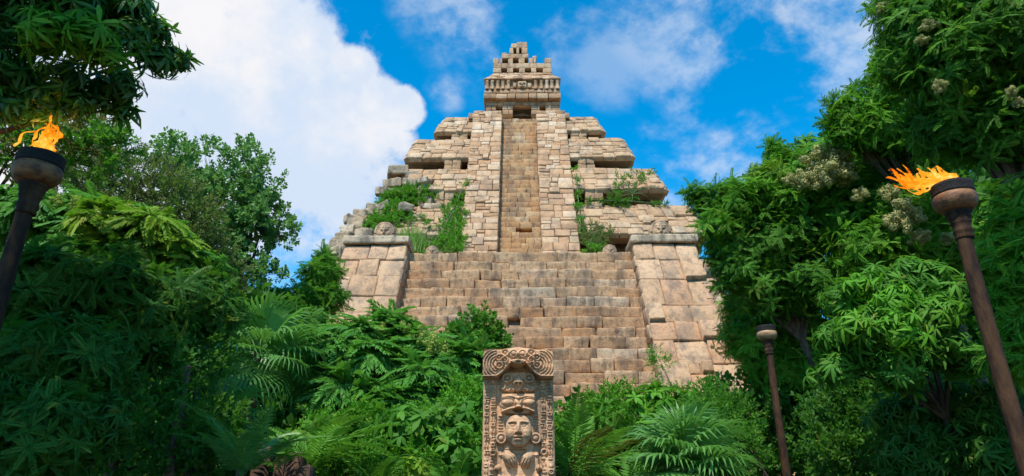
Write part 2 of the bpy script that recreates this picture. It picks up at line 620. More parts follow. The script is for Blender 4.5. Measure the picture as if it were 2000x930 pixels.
T_BOWL = simple('brown_bronze_bowl', (0.27, 0.125, 0.055), 0.55, 0.0, vs=6, spec=0.3, bump=0.6, col2=(0.075, 0.036, 0.020), stretch=(1, 1, 1.6))
T_BOWLP = simple('pale_clay_bowl', (0.42, 0.27, 0.14), 0.55, 0.1, vs=4, col2=(0.25, 0.15, 0.08), stretch=(1, 1, 1.6))
T_RIM = simple('sooty_rim', (0.014, 0.012, 0.011), 0.8, 0.1, vs=20, col2=(0.006, 0.006, 0.006), bump=0.9)


def flame_mat():
    m, t, out = mat('flame')
    a = attr(t)
    v = objvec(t)
    n = noise(t, v, 16, 3, 0.6, 0.6)
    f = M2(t, 'ADD', M2(t, 'MULTIPLY', a, 0.45), M2(t, 'MULTIPLY', M2(t, 'SUBTRACT', n, 0.28), 1.1))
    c = ramp(t, f, [(0.12, (1.0, 0.66, 0.18)), (0.34, (1.0, 0.42, 0.03)), (0.60, (1.0, 0.22, 0.005)), (0.95, (0.60, 0.08, 0.001))])
    e = N(t, 'ShaderNodeEmission')
    t.links.new(c, e.inputs[0])
    e.inputs[1].default_value = 0.95
    tr = N(t, 'ShaderNodeBsdfTransparent')
    lw = N(t, 'ShaderNodeLayerWeight')
    lw.inputs['Blend'].default_value = 0.35
    mxs = N(t, 'ShaderNodeMixShader')
    k = M2(t, 'ADD', M2(t, 'MULTIPLY', lw.outputs['Facing'], 0.75), smooth(t, n, 0.54, 0.66, 0, 0.7), clamp=True)
    t.links.new(k, mxs.inputs[0])
    t.links.new(e.outputs[0], mxs.inputs[1])
    t.links.new(tr.outputs[0], mxs.inputs[2])
    t.links.new(mxs.outputs[0], out.inputs[0])
    return m


FLAME = flame_mat()

# ------------------------------------------------------------------ ground
def ground_z(x, y):
    x, y = np.asarray(x, float), np.asarray(y, float)
    s = np.clip((np.abs(x) - 2.0) / 6.0, 0, 1)
    t = np.clip((y - 6.0) / 12.0, 0, 1)
    return 0.9 * s * s * (3 - 2 * s) * np.clip((y + 2) / 8, 0, 1) + 1.1 * t * t * (3 - 2 * t) + 0.25 * (fbm(np.stack([x * .4, y * .4, x * 0], -1)) - 0.5)


gx = np.concatenate([[-900, -300, -100], np.linspace(-45, 45, 91), [100, 300, 900]])
gy = np.concatenate([[-900, -300, -100], np.linspace(-30, 70, 101), [120, 300, 900]])
GX, GY = np.meshgrid(gx, gy)
GZ = ground_z(GX, GY)
mb = MB()
nx, ny = len(gx), len(gy)
ii, jj = np.meshgrid(np.arange(nx - 1), np.arange(ny - 1))
s0 = (jj * nx + ii).ravel()
mb.add(np.stack([GX, GY, GZ], -1), np.stack([s0, s0 + 1, s0 + nx + 1, s0 + nx], 1))
g = mb.build('ground', EARTH, smooth=True)
g['kind'] = 'structure'
g['label'] = 'dark shaded earth under the trees and plants'

# ------------------------------------------------------------------ the pyramid
ZE = EYE
pyr = thing('step_pyramid', 'tall stepped stone pyramid with a steep central staircase and a small ruined temple on top', 'pyramid', (0, 30, 0))

# lower staircase ---------------------------------------------------------
ZT = ZE + 10.9            # terrace level
ST_Y, ST_RUN, ST_RISE = 28.8, 0.29, 0.5
mb = MB()
nst = 25
holed = False
for i in range(nst):
    ztop = ZT - i * ST_RISE
    yf = ST_Y - i * ST_RUN
    x = -5.05
    sag = rng.normal(0, 0.015)
    while x < 5.0:
        w = min(rng.uniform(0.75, 1.75), 5.05 - x)
        if 5.05 - x - w < 0.35:
            w = 5.05 - x
        dz = rng.normal(0, 0.026) + sag + 0.05 * (vnoise(np.array([x * .35 + 3, i * .6, 0.0])) - .5)
        dy = rng.normal(0, 0.02)
        hole = i == 7 and -1.1 < x < 0.2 and not holed
        if hole:
            w, holed = 0.5, True
        if not hole:
            stone(mb, (x + w / 2, yf + 0.45 + dy, ztop - ST_RISE / 2 + dz), (w - 0.012, 0.95, ST_RISE - 0.018), bevel=0.05, jit=0.02, k=7, rough=0.05, shear=0.10,
                  rot=(0, rng.normal(0, 0.008), rng.normal(0, 0.012)))
        x += w
mb.build('lower_staircase', STONE_LOW, pyr)
mb = MB()
hexa(mb, [(-5.2, ST_Y - nst * ST_RUN + 0.5, -0.5), (5.2, ST_Y - nst * ST_RUN + 0.5, -0.5), (5.2, 44, -0.5), (-5.2, 44, -0.5),
          (-5.2, ST_Y + 0.5, ZT - 0.25), (5.2, ST_Y + 0.5, ZT - 0.25), (5.2, 44, ZT - 0.25), (-5.2, 44, ZT - 0.25)])
mb.build('stair_core', STONE_CORE, pyr)

# wing walls beside the lower staircase -------------------------------------
WSL = ST_RUN / ST_RISE
for sg in (-1, 1):
    mb = MB()
    x0, x1 = (5.0, 7.8) if sg > 0 else (-7.8, -5.0)
    zt, zb = ZT + 0.22, 0.3
    yt = ST_Y - 0.50
    yb = yt - (zt - zb) * WSL
    masonry(mb, (x0, yb, zb), (x1, yb, zb), (x1, yt, zt), (x0, yt, zt), 1.18, 1.0, out=0.10, depth=0.5, bevel=0.045, split=0.06, tilt=0.045, chip=0.3, gap=.02, seed=5 if sg > 0 else 8)
    # flank towards the stairs and outer flank
    xi = x0 if sg > 0 else x1
    xo = x1 if sg > 0 else x0
    a, b = (xi, yb, zb), (xi, yt, zt)
    back_b, back_t = (xi, yb + 2.2, zb), (xi, yt + 2.2, zt)
    if sg > 0:
        masonry(mb, back_b, a, b, back_t, 0.9, 1.1, out=0.04, bevel=0.05, split=0.1)
        masonry(mb, (xo, yb, zb), (xo, yb + 3, zb), (xo, yt + 3, zt), (xo, yt, zt), 0.9, 1.1, out=0.05, bevel=0.05, split=0.1)
    else:
        masonry(mb, a, back_b, back_t, b, 0.9, 1.1, out=0.04, bevel=0.05, split=0.1)
        masonry(mb, (xo, yb + 3, zb), (xo, yb, zb), (xo, yt, zt), (xo, yt + 3, zt), 0.9, 1.1, out=0.05, bevel=0.05, split=0.1)
    e = 0.16
    hexa(mb, [(x0 + e, yb + e, zb), (x1 - e, yb + e, zb), (x1 - e, yb + 3, zb), (x0 + e, yb + 3, zb),
              (x0 + e, yt + e, zt - .02), (x1 - e, yt + e, zt - .02), (x1 - e, yt + 3, zt - .02), (x0 + e, yt + 3, zt - .02)])
    ww = mb.build('wing_wall', STONE_WING, pyr)
    mb = MB()
    stone(mb, ((x0 + x1) / 2, yt + 0.55, zt + 0.21), (2.98, 1.6, 0.40), bevel=0.09, k=14, rough=0.035, jit=0.02, r=0.9)
    mb.build('capstone', STONE_GREY, ww)

# terrace paving at the top of the lower stairs
mb = MB()
for i in range(12):
    stone(mb, (-5 + 10 / 12 * (i + 0.5), ST_Y + 1.75, ZT - 0.16), (0.82, 1.6, 0.3), bevel=0.05, jit=0.012)
hexa(mb, [(-9.3, ST_Y + 0.9, ZT - 0.9), (9.3, ST_Y + 0.9, ZT - 0.9), (9.3, 36, ZT - 0.9), (-9.3, 36, ZT - 0.9),
          (-9.3, ST_Y + 0.9, ZT - 0.02), (9.3, ST_Y + 0.9, ZT - 0.02), (9.3, 36, ZT - 0.02), (-9.3, 36, ZT - 0.02)])
mb.build('terrace', STONE_TIER, pyr)

# plinth walls beyond the wing walls
for sg in (-1, 1):
    mb = MB()
    xa, xt, xb = 7.7, 9.0, 10.6
    if sg > 0:
        masonry(mb, (xa, 26.4, 0.5), (xb, 26.4, 0.5), (xt, 30.0, ZT), (xa, 30.0, ZT), 0.75, 0.85, out=0.08, bevel=0.05, chip=.2)
        masonry(mb, (xb, 26.4, 0.5), (xb + 1, 36, 0.5), (xt + 1, 36, ZT), (xt, 30.0, ZT), 0.75, 1.2, out=0.08, bevel=0.05)
    else:
        masonry(mb, (-xb, 26.4, 0.5), (-xa, 26.4, 0.5), (-xa, 30.0, ZT), (-xt, 30.0, ZT), 0.75, 0.85, out=0.08, bevel=0.05, chip=.2)
        masonry(mb, (-xb - 1, 36, 0.5), (-xb, 26.4, 0.5), (-xt, 30.0, ZT), (-xt - 1, 36, ZT), 0.75, 1.2, out=0.08, bevel=0.05)
    hexa(mb, [(sg * (xa - 2), 26.8, 0.2), (sg * (xb - .3), 26.8, 0.2), (sg * (xb + .5), 40, 0.2), (sg * (xa - 2), 40, .2),
              (sg * (xa - 2), 30.3, ZT - .1), (sg * (xt - .25), 30.3, ZT - .1), (sg * (xt + .5), 40, ZT - .1), (sg * (xa - 2), 40, ZT - .1)][::1])
    mb.build('plinth_wall', STONE_TIER, pyr)

# upper staircase and balustrades ---------------------------------------------
UY0, UZ0, USL = 31.0, ZE + 11.65, 0.557       # y = UY0 + (z - UZ0) * USL
UZT = ZE + 24.0


def uy(z):
    return UY0 + (z - UZ0) * USL


mb = MB()
nus = 34
zb0 = ZT - 0.05
rise = (UZT - zb0) / nus
HW = 1.10
for i in range(nus):
    z1 = zb0 + (i + 1) * rise
    yf = uy(z1) + 0.66
    x = -HW
    while x < HW - 0.01:
        w = min(rng.uniform(0.35, 0.95), HW - x)
        if HW - x - w < 0.16:
            w = HW - x
        if not (i == 7 and abs(x + w / 2 - 0.35) < 0.24):
            stone(mb, (x + w / 2, yf + 0.4 + rng.normal(0, 0.022), z1 - rise / 2 + rng.normal(0, 0.008)), (w - 0.008, 0.85, rise - 0.020), bevel=0.035, jit=0.010, k=4, shear=0.06)
        x += w
hexa(mb, [(-1.2, uy(zb0) + 1.35, zb0 - .3), (1.2, uy(zb0) + 1.35, zb0 - .3), (1.2, 41, zb0 - .3), (-1.2, 41, zb0 - .3),
          (-1.2, uy(UZT) + 1.35, UZT - .12), (1.2, uy(UZT) + 1.35, UZT - .12), (1.2, 41, UZT - .12), (-1.2, 41, UZT - .12)])
mb.build('upper_staircase', STONE_STEP, pyr)

BX0, BX1 = 1.10, 2.96
for sg in (-1, 1):
    mb = MB()
    x0, x1 = (BX0, BX1) if sg > 0 else (-BX1, -BX0)
    za, zb = ZT - 0.05, UZT - 0.08
    masonry(mb, (x0, uy(za), za), (x1, uy(za), za), (x1, uy(zb), zb), (x0, uy(zb), zb), 0.52, 0.62, out=0.07, bevel=0.026, split=0.35, tilt=0.018, chip=0.12)
    for xx, flip in ((x0, True), (x1, False)):
        a, b, c, d = (xx, uy(za), za), (xx, uy(za) + 1.6, za), (xx, uy(zb) + 1.6, zb), (xx, uy(zb), zb)
        if flip:
            a, b, c, d = b, a, d, c
        masonry(mb, a, b, c, d, 0.5, 0.7, out=0.015, bevel=0.03, tilt=.005)
    e = 0.1
    hexa(mb, [(x0 + e, uy(za) + e, za), (x1 - e, uy(za) + e, za), (x1 - e, uy(za) + 2, za), (x0 + e, uy(za) + 2, za),
              (x0 + e, uy(zb) + e, zb - .02), (x1 - e, uy(zb) + e, zb - .02), (x1 - e, uy(zb) + 2, zb - .02), (x0 + e, uy(zb) + 2, zb - .02)])
    # top stones
    for k in range(3):
        stone(mb, (x0 + (k + 0.5) * (x1 - x0) / 3, uy(zb) + 0.5, zb + 0.06), ((x1 - x0) / 3 - .02, 1.05, 0.34), bevel=0.05, jit=0.03, rot=(0, 0, rng.normal(0, .03)))
    xo = x1 if sg > 0 else x0
    stone(mb, (xo + sg * 0.08, uy(zb) + 0.35, zb - 0.12), (0.4, 0.7, 0.4), bevel=0.06, jit=0.03)
    mb.build('balustrade', STONE_UP, pyr)

# tiers -------------------------------------------------------------------------
# name: (photo row of the top edge, Y there, row of the bottom edge, Y there, photo column of the outer top and bottom corner)
TIERS = [
    dict(t=(230, 38.3), b=(256, 37.2), xr=(1166, 1184), ch=0.5, bw=0.62),
    dict(t=(272, 37.1), b=(307, 35.6), xr=(1221, 1243), ch=0.55, bw=0.68),
    dict(t=(330, 35.5), b=(370, 34.0), xr=(1278, 1308), ch=0.58, bw=0.72),
    dict(t=(402, 33.8), b=(457, 32.2), xr=(1352, 1392), ch=0.62, bw=0.78),
]
rg_ruin = np.random.default_rng(3)
floors = []
for k, T in enumerate(TIERS):
    zt = at(1016, *T['t'])[2]
    zb = at(1016, *T['b'])[2]
    yt, yb = T['t'][1], T['b'][1]
    Xt = at(T['xr'][0], *T['t'])[0]
    Xb = at(T['xr'][1], *T['b'])[0]
    floors.append((zt, zb, yt, yb, Xt, Xb))
for k, T in enumerate(TIERS):
    zt, zb, yt, yb, Xt, Xb = floors[k]
    zlow = floors[k + 1][0] if k < 3 else ZT - 0.1      # the ledge this tier stands on
    ylow = floors[k + 1][2] if k < 3 else 30.4
    for sg in (-1, 1):
        ruined = sg < 0 and k >= 2
        mb = MB()
        xi = 2.85
        cut = 0.28
        keep = None
        if ruined:
            xlo = 0.62 if k == 2 else 0.0

            def keep(u, v, r_, k=k):
                lim = (0.50 + 0.14 * math.sin(v * 7)) if k == 2 else (0.34 + 0.2 * math.sin(v * 6 + 1))
                return u > lim or (v > 0.80 and u > 0.30 and r_.random() < .6) or (r_.random() < 0.22 and u > .15)
        dz = rng.uniform(-0.03, 0.03)
        if sg > 0:
            masonry(mb, (xi, yb, zb), (Xb - cut, yb, zb), (Xt - cut, yt, zt), (xi, yt, zt), T['ch'], T['bw'], out=0.075, depth=0.3, bevel=0.03, split=0.3, tilt=0.02, chip=0.2)
            masonry(mb, (Xb - cut, yb, zb), (Xb, yb + cut, zb), (Xt, yt + cut, zt), (Xt - cut, yt, zt), T['ch'], T['bw'], out=0.06, bevel=0.04, chip=0.2)
            masonry(mb, (Xb, yb + cut, zb), (Xb, yb + 8, zb), (Xt, yt + 8, zt), (Xt, yt + cut, zt), T['ch'], T['bw'] * 1.6, out=0.07, bevel=0.035)
        else:
            masonry(mb, (-Xb + cut, yb, zb), (-xi, yb, zb), (-xi, yt, zt), (-Xt + cut, yt, zt), T['ch'], T['bw'], out=0.075, depth=0.3, bevel=0.03, split=0.3, tilt=0.02, chip=0.2, keep=keep)
            if not ruined:
                masonry(mb, (-Xb, yb + cut, zb), (-Xb + cut, yb, zb), (-Xt + cut, yt, zt), (-Xt, yt + cut, zt), T['ch'], T['bw'], out=0.06, bevel=0.04, chip=0.2)
                masonry(mb, (-Xb, yb + 8, zb), (-Xb, yb + cut, zb), (-Xt, yt + cut, zt), (-Xt, yt + 8, zt), T['ch'], T['bw'] * 1.6, out=0.07, bevel=0.035)
        # solid heart of the tier
        e = 0.10
        ins = 0.0
        if ruined:
            e, ins = 0.42, 1.5 if k == 2 else 1.1
        c8 = [(sg * (xi - 1.35), yb + e, zb + .01), (sg * (Xb - cut - ins), yb + e, zb + .01), (sg * (Xb - .12 - ins), yb + cut + .1 + ins, zb + .01), (sg * (Xb - .12), yb + 8, zb + .01),
              (sg * (xi - 1.35), yt + e, zt - .03), (sg * (Xt - cut - ins), yt + e, zt - .03), (sg * (Xt - .12 - ins), yt + cut + .1 + ins, zt - .03), (sg * (Xt - .12), yt + 8, zt - .03)]
        c8b = c8
        mb.add(np.array([c8[0], c8[1], c8[2], c8[3], (sg * (xi - 1.35), yb + 8, zb + .01), c8[4], c8[5], c8[6], c8[7], (sg * (xi - 1.35), yt + 8, zt - .03)]),
               [[0, 1, 2, 3], [0, 3, 4, 4], [5, 6, 7, 8], [5, 8, 9, 9], [0, 1, 6, 5], [1, 2, 7, 6], [2, 3, 8, 7]], 0.35)
        tier = mb.build('tier', STONE_TIER, pyr)
        # recess wall behind the overhang
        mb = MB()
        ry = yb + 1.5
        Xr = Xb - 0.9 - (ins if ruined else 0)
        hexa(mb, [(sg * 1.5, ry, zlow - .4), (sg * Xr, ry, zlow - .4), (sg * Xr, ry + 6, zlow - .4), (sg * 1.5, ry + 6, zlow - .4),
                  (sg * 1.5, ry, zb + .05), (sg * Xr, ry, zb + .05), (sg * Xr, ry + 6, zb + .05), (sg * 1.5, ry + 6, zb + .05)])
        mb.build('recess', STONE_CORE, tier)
        # short pillar that holds up the overhang
        px_ = {0: 3.75, 1: 3.95, 2: 4.15, 3: 4.2}[k]
        if k < 3:
            mb = MB()
            hgt = zb - zlow
            nb = 2
            for j in range(nb):
                for m in range(2):
                    stone(mb, (sg * px_ + (m - 0.5) * 0.5, yb + 0.42, zlow + hgt * (j + 0.5) / nb), (0.49, 0.62, hgt / nb + .004), bevel=0.05, jit=0.025)
            mb.build('pillar', STONE_TIER, tier)
        # ledge blocks on top
        if not ruined:
            mb = MB()
            x = xi
            while x < Xt - 0.95:
                w = min(rng.uniform(0.5, 1.1), Xt - .35 - x)
                stone(mb, (sg * (x + w / 2), yt + 0.45, zt - 0.10 + rng.normal(0, .015)), (w - .03, 0.8, 0.24), bevel=0.06, jit=0.03)
                x += w
            mb.build('ledge', STONE_TIER, tier)

# platform below the temple
mb = MB()
hexa(mb, [(-3.6, 38.6, floors[0][0] - 1.0), (3.6, 38.6, floors[0][0] - 1.0), (3.6, 45, floors[0][0] - 1.0), (-3.6, 45, floors[0][0] - 1.0),
          (-3.0, 38.9, UZT - .05), (3.0, 38.9, UZT - .05), (3.0, 45, UZT - .05), (-3.0, 45, UZT - .05)])
mb.build('summit_platform', STONE_TIER, pyr)

# temple -------------------------------------------------------------------------
TY = 39.2


def tx(px, Y=TY, py=200):
    return at(px, py, Y)[0]


def tz(py, Y=TY):
    return at(1018, py, Y)[2]


TCX = (tx(946) + tx(1096)) / 2
mb = MB()
zw0, zw1 = tz(224), tz(193)
zo0, zo1 = tz(221), tz(206)
xs = [tx(p) for p in (949, 969, 981, 1002, 1037, 1054, 1065, 1094)]
for a, b in ((0, 1), (2, 3), (4, 5), (6, 7)):
    masonry(mb, (xs[a], TY, zw0), (xs[b], TY, zw0), (xs[b], TY, zo1), (xs[a], TY, zo1), 0.34, 0.45, out=0.04, bevel=0.025, depth=0.5)
    hexa(mb, [(xs[a] + .03, TY + .06, zw0), (xs[b] - .03, TY + .06, zw0), (xs[b] - .03, TY + .5, zw0), (xs[a] + .03, TY + .5, zw0),
              (xs[a] + .03, TY + .06, zo1), (xs[b] - .03, TY + .06, zo1), (xs[b] - .03, TY + .5, zo1), (xs[a] + .03, TY + .5, zo1)])
masonry(mb, (xs[0], TY, zo1), (xs[7], TY, zo1), (xs[7], TY, zw1), (xs[0], TY, zw1), 0.3, 0.6, out=0.03, bevel=0.025, depth=0.5, split=0.1)
hexa(mb, [(xs[0] + .03, TY + .06, zo1 + .01), (xs[7] - .03, TY + .06, zo1 + .01), (xs[7] - .03, TY + .34, zo1 + .01), (xs[0] + .03, TY + .34, zo1 + .01),
          (xs[0] + .03, TY + .06, zw1), (xs[7] - .03, TY + .06, zw1), (xs[7] - .03, TY + .34, zw1), (xs[0] + .03, TY + .34, zw1)])
for xa in (xs[0] + .05, xs[7] - .35):      # side walls, back wall
    hexa(mb, [(xa, TY + .35, zw0), (xa + .3, TY + .35, zw0), (xa + .3, TY + 4, zw0), (xa, TY + 4, zw0), (xa, TY + .35, zw1), (xa + .3, TY + .35, zw1), (xa + .3, TY + 4, zw1), (xa, TY + 4, zw1)])
hexa(mb, [(xs[0] + .4, TY + 3.7, zw0), (xs[7] - .4, TY + 3.7, zw0), (xs[7] - .4, TY + 3.98, zw0), (xs[0] + .4, TY + 3.98, zw0),
          (xs[0] + .4, TY + 3.7, zw1 + .6), (xs[7] - .4, TY + 3.7, zw1 + .6), (xs[7] - .4, TY + 3.98, zw1 + .6), (xs[0] + .4, TY + 3.98, zw1 + .6)])
temple = mb.build('temple', STONE_UP, pyr)


def slabrow(mb, x0, x1, y, z0, z1, depth, n, bevel=0.04, jit=0.02):
    ws = rng.uniform(0.7, 1.3, n)
    ub = x0 + (x1 - x0) * np.concatenate([[0], np.cumsum(ws) / ws.sum()])
    for a, b in zip(ub[:-1], ub[1:]):
        stone(mb, ((a + b) / 2, y + depth / 2 + rng.normal(0, .012), (z0 + z1) / 2), (b - a - .014, depth, z1 - z0 - .008), bevel=bevel, jit=jit * .6, k=4)


YF = TY - 0.35
mb = MB()
slabrow(mb, tx(944, YF), tx(1096, YF), YF, tz(192, YF), tz(182, YF), 0.75, 7)
for xa in (tx(944, YF) + .004, tx(1096, YF) - .504):
    stone(mb, (xa + .25, YF + 2.7, (tz(192, YF) + tz(182, YF)) / 2), (.5, 3.85, tz(182, YF) - tz(192, YF) - .01), bevel=.04, k=7)
mb.build('cornice', STONE_UP, temple)
mb = MB()
zf0, zf1 = tz(181.5, YF), tz(157, YF)
masonry(mb, (tx(946, YF), YF + .12, zf0), (tx(1095, YF), YF + .12, zf0), (tx(1095, YF), YF + .12, zf1), (tx(946, YF), YF + .12, zf1), 0.3, 0.6, out=0.02, bevel=0.02)
slabrow(mb, tx(945, YF), tx(1095, YF), YF, zf0, zf0 + 0.27, 1.0, 9)
for x0_, x1_, y0_, y1_ in ((tx(947, YF), tx(1094, YF), YF + .2, YF + .6), (tx(947, YF), tx(947, YF) + .4, YF + .602, YF + 4.0),
                           (tx(1094, YF) - .4, tx(1094, YF), YF + .602, YF + 4.0), (tx(947, YF), tx(1094, YF), YF + 4.002, YF + 4.4)):
    hexa(mb, [(x0_, y0_, zf0), (x1_, y0_, zf0), (x1_, y1_, zf0), (x0_, y1_, zf0), (x0_, y0_, zf1), (x1_, y0_, zf1), (x1_, y1_, zf1), (x0_, y1_, zf1)])
x0_, x1_ = tx(947, YF) + .3, tx(1094, YF) - .3       # ceiling of the chamber
hexa(mb, [(x0_, YF + .5, zf1 - .3), (x1_, YF + .5, zf1 - .3), (x1_, YF + 4.1, zf1 - .3), (x0_, YF + 4.1, zf1 - .3),
          (x0_, YF + .5, zf1 - .03), (x1_, YF + .5, zf1 - .03), (x1_, YF + 4.1, zf1 - .03), (x0_, YF + 4.1, zf1 - .03)])
frieze = mb.build('frieze', STONE_UP, temple)
for p in (951, 961, 972, 982, 993, 1047, 1058, 1069, 1079, 1090):
    mb = MB()
    lathe(mb, [(0.10, 0), (0.155, 0.02), (0.155, 0.1), (0.12, 0.14), (0.135, 0.3), (0.12, zf1 - zf0 - .45), (0.16, zf1 - zf0 - .38), (0.16, zf1 - zf0 - .28), (0.01, zf1 - zf0 - .275)],
          (tx(p, YF), YF + .06, zf0 + .27), seg=10, r=rng.random())
    mb.build('frieze_column', STONE_UP, temple, smooth=True)
mb = MB()
cz = (zf0 + .27 + zf1) / 2
cx = tx(1020, YF)
stone(mb, (cx, YF + .05, cz), (0.62, 0.3, 0.58), bevel=0.12, k=7, rough=0.02)
for s in (-1, 1):
    stone(mb, (cx + s * .13, YF - .12, cz + .08), (0.15, 0.12, 0.12), bevel=0.05)
    stone(mb, (cx + s * .5, YF + .08, cz - .02), (0.24, 0.2, 0.4), bevel=0.07, jit=.02)
stone(mb, (cx, YF - .13, cz - .02), (0.10, 0.16, 0.2), bevel=0.04)
stone(mb, (cx, YF - .10, cz - .18), (0.3, 0.12, 0.08), bevel=0.03)
mb.build('frieze_mask', STONE_TIER, temple)
mb = MB()
YC = YF - 0.15
slabrow(mb, tx(944, YC), tx(1097, YC), YC, zf1 + .004, tz(151, YC), 4.6, 8, bevel=.05)
mb.build('cornice', STONE_UP, temple)
mb = MB()
# sloping roof above the cornice
zr0, zr1 = tz(151, YC) - .02, tz(141, YC + .6)
masonry(mb, (tx(947, YC), YC + .1, zr0), (tx(1095, YC), YC + .1, zr0), (tx(1078, YC + .7), YC + .8, zr1), (tx(961, YC + .7), YC + .8, zr1), 0.3, 0.6, out=0.05, bevel=.03)
hexa(mb, [(tx(948, YC), YC + .2, zr0), (tx(1094, YC), YC + .2, zr0), (tx(1094, YC), YC + 4, zr0), (tx(948, YC), YC + 4, zr0),
          (tx(962, YC), YC + .9, zr1 - .03), (tx(1077, YC), YC + .9, zr1 - .03), (tx(1077, YC), YC + 3.4, zr1 - .03), (tx(962, YC), YC + 3.4, zr1 - .03)])
mb.build('temple_roof', STONE_UP, temple)
# roof comb: rows of blocks with window openings between them
mb = MB()
YR = YC + 1.0
DR = 1.7


def comb(px0, px1, py0, py1, j=0.012):
    j = min(j, .022)
    x0, x1 = tx(px0, YR, 120), tx(px1, YR, 120)
    z0, z1 = tz(py0, YR), tz(py1, YR)
    stone(mb, ((x0 + x1) / 2, YR + DR / 2 + rng.normal(0, .012), (z0 + z1) / 2), (x1 - x0 - .004, DR + rng.uniform(-.02, .02), z1 - z0 - .004), bevel=0.035, jit=j * .5, k=7, rough=.012, r=rng.uniform(.25, .65))


for a in range(963, 1072, 14):
    comb(a, a + 14, 150, 142)
for a, b in ((963, 979), (990, 1002), (1014, 1025), (1037, 1047), (1060, 1077)):
    comb(a, b, 142, 133)
for a, b in ((964, 979), (979, 993), (993, 1006), (1006, 1021), (1021, 1034), (1034, 1049), (1049, 1064), (1064, 1076)):
    comb(a, b, 133, 123.5)
for a, b in ((963, 974), (977, 981), (992, 1002), (1013, 1025), (1033, 1041), (1042, 1047), (1064, 1076)):
    comb(a, b, 123.5, 113.5, .03)
comb(965, 973, 128, 118)
for a, b in ((980, 994), (994, 1006), (1006, 1019), (1019, 1032)):
    comb(a, b, 113.5, 105, .03)
comb(980, 990, 105, 102, .03)
comb(1040, 1048, 113.5, 109, .03)
for a, b in ((995, 1003), (1008.5, 1014), (1019, 1030)):
    comb(a, b, 105, 93.5, .03)
comb(998, 1010, 93.5, 84, .04)
comb(1010, 1020, 93.5, 81.5, .04)
comb(1020, 1030, 93.5, 82, .04)
mb.build('roof_comb', STONE_UP, temple)


# carved heads -----------------------------------------------------------------
def grid_relief(mb, fn, x0, x1, z0, z1, res, y0, r=0.5, deep=1.0):
    xs_ = np.arange(x0, x1 + res * .5, res)
    zs_ = np.arange(z0, z1 + res * .5, res)
    X, Z = np.meshgrid(xs_, zs_)
    H = fn(X, Z)
    Yv = y0 - H * deep
    nx_, nz_ = len(xs_), len(zs_)
    v = np.stack([X, Yv, Z], -1).reshape(-1, 3)
    i, j = np.meshgrid(np.arange(nx_ - 1), np.arange(nz_ - 1))
    s = (j * nx_ + i).ravel()
    q = np.stack([s, s + 1, s + nx_ + 1, s + nx_], 1)
    bd = np.concatenate([np.arange(nx_), np.arange(1, nz_) * nx_ + nx_ - 1, (nz_ - 1) * nx_ + np.arange(nx_ - 2, -1, -1), np.arange(nz_ - 2, 0, -1) * nx_])
    back = v[bd].copy()
    back[:, 1] = y0 + 0.02
    n0 = len(v)
    m = len(bd)
    k = np.arange(m)
    q2 = np.stack([bd, n0 + k, n0 + (k + 1) % m, bd[(k + 1) % m]], 1)
    mb.add(np.concatenate([v, back]), np.concatenate([q, q2]), r)


def sm(a, b, x):
    t = np.clip((x - a) / (b - a), 0, 1)
    return t * t * (3 - 2 * t)


def ell(X, Z, cx, cz, rx, rz, p=0.5):
    d = 1 - ((X - cx) / rx) ** 2 - ((Z - cz) / rz) ** 2
    return np.clip(d, 0, 1) ** p


def ringf(X, Z, cx, cz, rx, rz, w):
    d = np.sqrt(((X - cx) / rx) ** 2 + ((Z - cz) / rz) ** 2)
    return np.clip(1 - np.abs(d - 1) / w, 0, 1) ** 0.6


def carved_head(label, px, pybase, Y, width, zbase):
    x = at(px, pybase, Y)[0]
    o = thing('carved_head', label, 'carved head', (x, Y, zbase), 'carved stone heads flanking the stairs')
    c = ORIG[o.name]
    h = width * 0.92
    mb = MB()
    stone(mb, c + np.array([0, 0.05, h * .48]), (width, width * .8, h), bevel=width * .36, k=14, rough=.02, r=.6)
    stone(mb, c + np.array([0, 0.05, h * .17]), (width * 1.02, width * .8, h * .36), bevel=width * .06, k=7, rough=.02, r=.5)
    mb.build('skull', STONE_WING, o)
    u = width / 2

    def f(X, Z):
        X = (X - c[0]) / u
        Z = (Z - c[2]) / h
        a = np.abs(X)
        H = 0.10 * ell(X, Z, 0, .45, .82, .52)
        H = np.maximum(H, 0.10 * ell(X, Z, 0, .45, .82, .52) + .07 * ell(a, Z, .28, .52, .17, .09))
        H += 0.13 * ell(X, Z, 0, .44, .12, .18) + 0.05 * ell(a, Z, .28, .64, .28, .05)
        H += 0.06 * ringf(X, Z, 0, .22, .28, .08, .5)
        H += 0.04 * ell(a, Z, .42, .33, .2, .12)
        ins = (X / .8) ** 2 + ((Z - .45) / .5) ** 2
        return np.where(ins < 1, H * width, -.12)
    mb = MB()
    grid_relief(mb, f, c[0] - u * .82, c[0] + u * .82, c[2] + .02, c[2] + h * .95, width / 50, c[1] - width * .33)
    mb.build('face', STONE_WING, o)
    mb = MB()
    th = np.linspace(-.15, PI + .15, 22)
    tube(mb, np.stack([c[0] + np.cos(th) * u * .86, np.full(22, c[1] - width * .34), c[2] + h * .40 + np.sin(th) * h * .5], -1), width * .065, 8)
    mb.build('headband', STONE_WING, o, smooth=True)
    return o


zc = ZT + 0.22 + 0.40
carved_head('large round carved stone face on the capstone of the left wing wall', 752, 480, ST_Y + .1, 0.95, zc)
carved_head('large round carved stone face on the capstone of the right wing wall', 1290, 483, ST_Y + .1, 0.97, zc)
carved_head('small weathered carved head at the terrace edge among vines, left of the upper stairs', 845, 490, ST_Y + .55, 0.60, ZT - .02)
carved_head('small carved head at the terrace edge beside the dark bush, right of the upper stairs', 1190, 490, ST_Y + .55, 0.62, ZT - .02)

